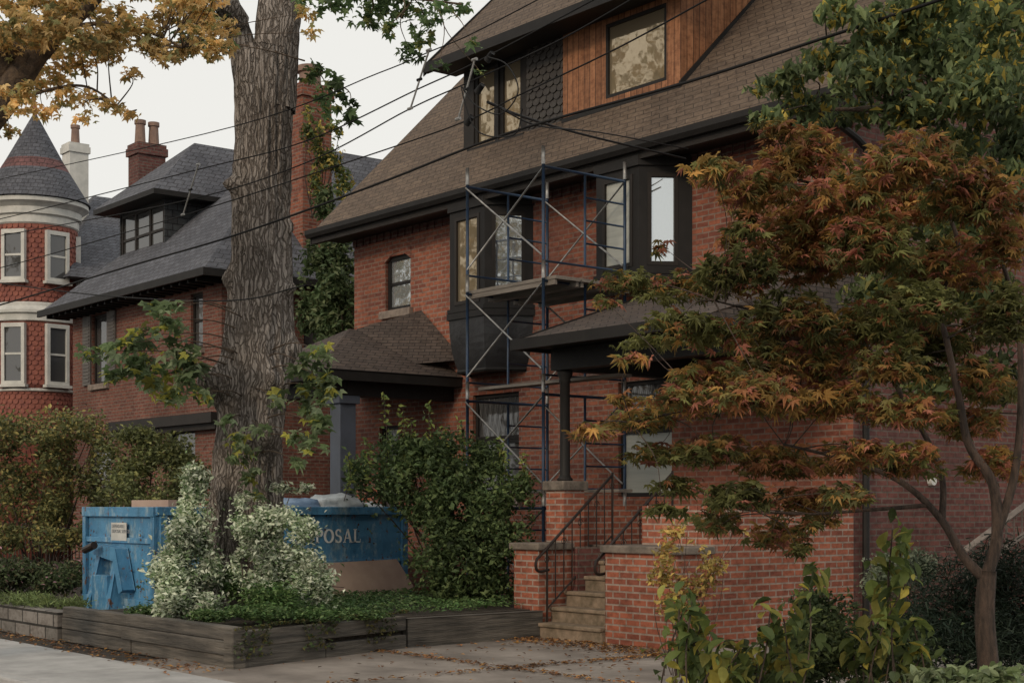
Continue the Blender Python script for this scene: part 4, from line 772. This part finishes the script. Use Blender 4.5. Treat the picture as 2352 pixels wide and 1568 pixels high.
for pts,r0,r1 in (([q(2278,1780),q(2272,1560),q(2262,1420),q(2268,1310)],.072,.055),([q(2264,1330),q(2215,1280),q(2160,1190),q(2075,1110),q(1960,1060),q(1800,1020,9)],.035,.008),([q(2268,1320),q(2290,1230),q(2280,1110),q(2225,1020),q(2200,900),q(2150,700),q(2060,530),q(1900,430)],.04,.008),([q(2285,1240),q(2330,1090),q(2345,900),q(2330,700),q(2250,450)],.03,.01),([q(2165,1195),q(2160,1080),q(2090,940),q(1990,800),q(1830,740),q(1640,690,8.8)],.022,.005),([q(2130,1160),q(2000,1170),q(1850,1180),q(1700,1170,8.9)],.015,.004),([q(2150,700),q(2200,560),q(2120,380)],.02,.008),([q(2090,940),q(1900,920),q(1650,930),q(1450,970,8.8)],.014,.004)):
    c=catm(pts,8); m.tube(c,list(np.linspace(r0,r1,len(c))),10); js+=c
branches(m,js,csj,.005,4,.03); m.build('trunk','bark_d',jt,smooth=True)
bt=thing('green_tree','green and yellow leaved tree hanging over the top right corner','tree',tuple(PT(2500,1600,12).xy)+(0,))
gl=[(1790,195,65,28),(1850,235,65,30),(1900,130,75,45),(2000,170,100,60),(2050,60,110,60),(2180,140,120,80),(2280,60,100,80),(2300,220,90,80),(1960,255,80,32),(1760,265,45,18),(2100,250,100,50),(2200,320,90,50),(1930,25,60,35),(1740,200,35,16),(1870,290,50,20),(2150,0,100,50),(2330,330,60,70),(2240,200,100,70),(2020,120,90,60),(2100,100,90,60),(2200,60,90,60),(1830,170,50,25),(2320,420,50,60),(2300,140,80,60)]
csb,Pb=sprays(gl,10.3,.8,.3,24,5.0,.9)
dk=[(2100,480,120,70),(2230,520,110,80),(2190,640,110,80),(2290,700,70,90),(2060,620,90,60),(2120,760,90,50),(2290,860,60,70),(2010,500,70,50),(2150,880,80,40),(1990,680,70,50)]
csd,Pd=sprays(dk,12.2,.6,.3,24,4.4,.9)
leafset('crown',Pb,.075,'ov',[(.10,.135,.06,4),(.15,.185,.08,2.2),(.36,.28,.06,1.3),(.065,.09,.04,2.4)],bt,'leaf_t',up=.1,down=1.0,tone=4,gain=1.25); leafset('crown',Pd,.09,'ov',[(.07,.09,.035,1),(.10,.12,.045,1),(.20,.18,.05,.6)],bt,'leaf',up=.1,down=.8)
m=MB(); bs=[]
for pts,r0,r1 in (([PT(2500,1700,12),PT(2480,900,12),PT(2440,400,11.8),PT(2380,100,11.5),PT(2300,-100,11)],.14,.08),([PT(2440,400,11.8),PT(2250,180,11),PT(2050,100,10.5),PT(1900,100,10.4)],.05,.012),([PT(2440,420,11.8),PT(2250,320,11.2),PT(2050,260,10.6),PT(1850,250,10.4)],.04,.01),([PT(2470,800,12),PT(2300,700,12.1),PT(2150,560,12.2)],.05,.015)):
    c=catm(pts,8); m.tube(c,list(np.linspace(r0,r1,len(c))),10); bs+=c
branches(m,bs,csb+csd,.007,4,.04); m.build('trunk','bark_d',bt,smooth=True)
def bigplant(label,tips,d,size,pal):
    b=PT(tips[0][0],1700,d); t=thing('leafy_plant',label,'plant',(b.x,b.y,0)); m=MB(); P=[]
    for px,py in tips:
        dd=d+random.uniform(-.3,.3); e=PT(px,py,dd); s=Vector((b.x+random.uniform(-.25,.25),b.y+random.uniform(-.25,.25),0)); mid=s.lerp(e,.6)+Vector((random.uniform(-.08,.08),random.uniform(-.08,.08),.05)); c=catm([s,mid,e],12); m.tube(c,.005,5)
        for q_ in c[int(len(c)*.5):]:
            for _ in range(2):
                if random.random()<.7: P.append(tuple(q_+Vector([random.gauss(0,.055) for _ in range(3)])))
        for _ in range(4): P.append(tuple(e+Vector([random.gauss(0,.04) for _ in range(3)])))
    m.build('stem','bark_d',t); leafset('foliage',P,size,'big',pal,t,'leaf_t',up=.25,down=1.2,gain=1.0,sv=.35); return t
YL=[(.14,.18,.05,3),(.28,.27,.07,2.4),(.085,.12,.04,3),(.42,.35,.07,1)]
bigplant('leafy yellow green plant in the foreground, below the yellow shrub',[(1560,1380),(1590,1380),(1570,1430),(1610,1430),(1650,1500),(1600,1500),(1690,1520),(1640,1550),(1700,1490),(1590,1460),(1570,1400)],8.6,.095,YL)
bigplant('leafy yellow green plant in the foreground centre of the right bed',[(1770,1400),(1800,1420),(1750,1460),(1790,1470),(1730,1510),(1820,1490),(1860,1350),(1870,1320),(1760,1540),(1700,1550)],8.8,.095,YL)
bigplant('tall yellow green plant reaching up beside the maple trunk',[(2050,1215),(2070,1250),(2040,1290),(2080,1340),(2020,1370),(2060,1400),(2100,1440),(2000,1450),(2120,1500),(1960,1500)],9.2,.10,YL)
shrub('feathery_shrub','dark feathery green shrub in the foreground right bed','shrub',[E(1900,1430,9.8,80,70),E(1860,1500,9.6,90,70),E(1960,1500,9.6,80,70),E(1880,1380,9.9,50,35),E(1760,1540,9.6,120,50),E(2050,1500,9.8,90,70),E(1660,1560,9.4,90,40)],15000,.045,[(.07,.10,.042),(.045,.065,.028),(.11,.14,.055)],gap=-.5,stems=24,base=tuple(PT(1900,1700,9.7).xy)+(0,),stem_r=.005,gs=7)
shrub('juniper','dark spreading juniper bush behind the maple trunk','shrub',[E(2200,1370,12.5,110,90),E(2310,1330,12.5,90,90),E(2130,1440,12.2,90,80),E(2250,1470,12.2,120,80),E(2340,1450,12.3,70,90)],18000,.09,[(.022,.038,.022),(.035,.05,.028),(.016,.026,.015)],tm='nd',gap=-1.2,stems=8,base=tuple(PT(2230,1600,12.5).xy)+(0,))
shrub('boxwood','grey green rounded bush left of the juniper','shrub',[E(2070,1310,13.8,65,45),E(2110,1300,13.8,45,35),E(2030,1340,13.8,45,35)],5000,.04,[(.16,.18,.12),(.09,.11,.07)],gap=-1.2,stems=4,base=tuple(PT(2070,1480,13.8).xy)+(0,))
shrub('hosta','low pale green plant at the bottom edge near the maple trunk','plant',[E(2180,1560,8.8,90,24),E(2290,1555,8.9,60,24)],450,.07,[(.12,.16,.07),(.18,.22,.12)],tm='big',gap=-1.2,stems=2,base=tuple(PT(2200,1700,8.8).xy)+(0,))
for i,(x,y,h,r,lab) in enumerate(((-42,-14,16,5,'autumn tree across the road, fourth farthest along'),(-52,-15,17,6,'autumn tree across the road, third farthest along'),(-63,-14,16,6,'autumn tree across the road, second farthest along'),(-76,-15,17,6,'autumn tree across the road, farthest along'),(24,-13,11,5,'autumn tree across the road, farthest behind the photographer'),(36,-15,12,5,'autumn tree across the road, past all the others on the right'))):
    shrub('roadside_tree',lab,'tree',[((x,y,h),(r,r,r)),((x+2,y,h-4.5),(r*.7,r*.7,r*.7)),((x-2.2,y+.5,h-6),(r*.7,r*.7,r*.7)),((x,y,h+4),(r*.6,r*.6,r*.7))],3000,.6,[(.10,.09,.03),(.26,.17,.05)],base=(x,y,-.1),stems=6,stem_r=.25,gap=0,gs=1.1)
# ---------------------------------------------------------------- light
w=bpy.data.worlds.new("World"); sc.world=w; w.use_nodes=True; nt=w.node_tree; bg=nt.nodes['Background']
SD=Vector((-.32,.82,-.42))
sky=nt.nodes.new('ShaderNodeTexSky'); sky.sky_type='NISHITA'; sky.sun_disc=False; sky.sun_elevation=math.radians(25); sky.sun_rotation=math.radians(159); sky.dust_density=3; sky.air_density=1
hs=nt.nodes.new('ShaderNodeHueSaturation'); hs.inputs['Saturation'].default_value=.35; nt.links.new(sky.outputs[0],hs.inputs['Color'])
mx=nt.nodes.new('ShaderNodeMix'); mx.data_type='RGBA'; mx.inputs[0].default_value=.88; nt.links.new(hs.outputs[0],mx.inputs[6]); mx.inputs[7].default_value=(9.35,9.2,8.7,1); nt.links.new(mx.outputs[2],bg.inputs[0]); bg.inputs[1].default_value=.1
sl=bpy.data.lights.new('sun','SUN'); sl.energy=1.2; sl.angle=math.radians(10); sl.color=(1,.80,.58); so=bpy.data.objects.new('sun',sl); COL.objects.link(so)
so.rotation_euler=SD.to_track_quat('-Z','Y').to_euler()
sc.view_settings.view_transform='Standard'; sc.view_settings.look='None'; sc.view_settings.exposure=0
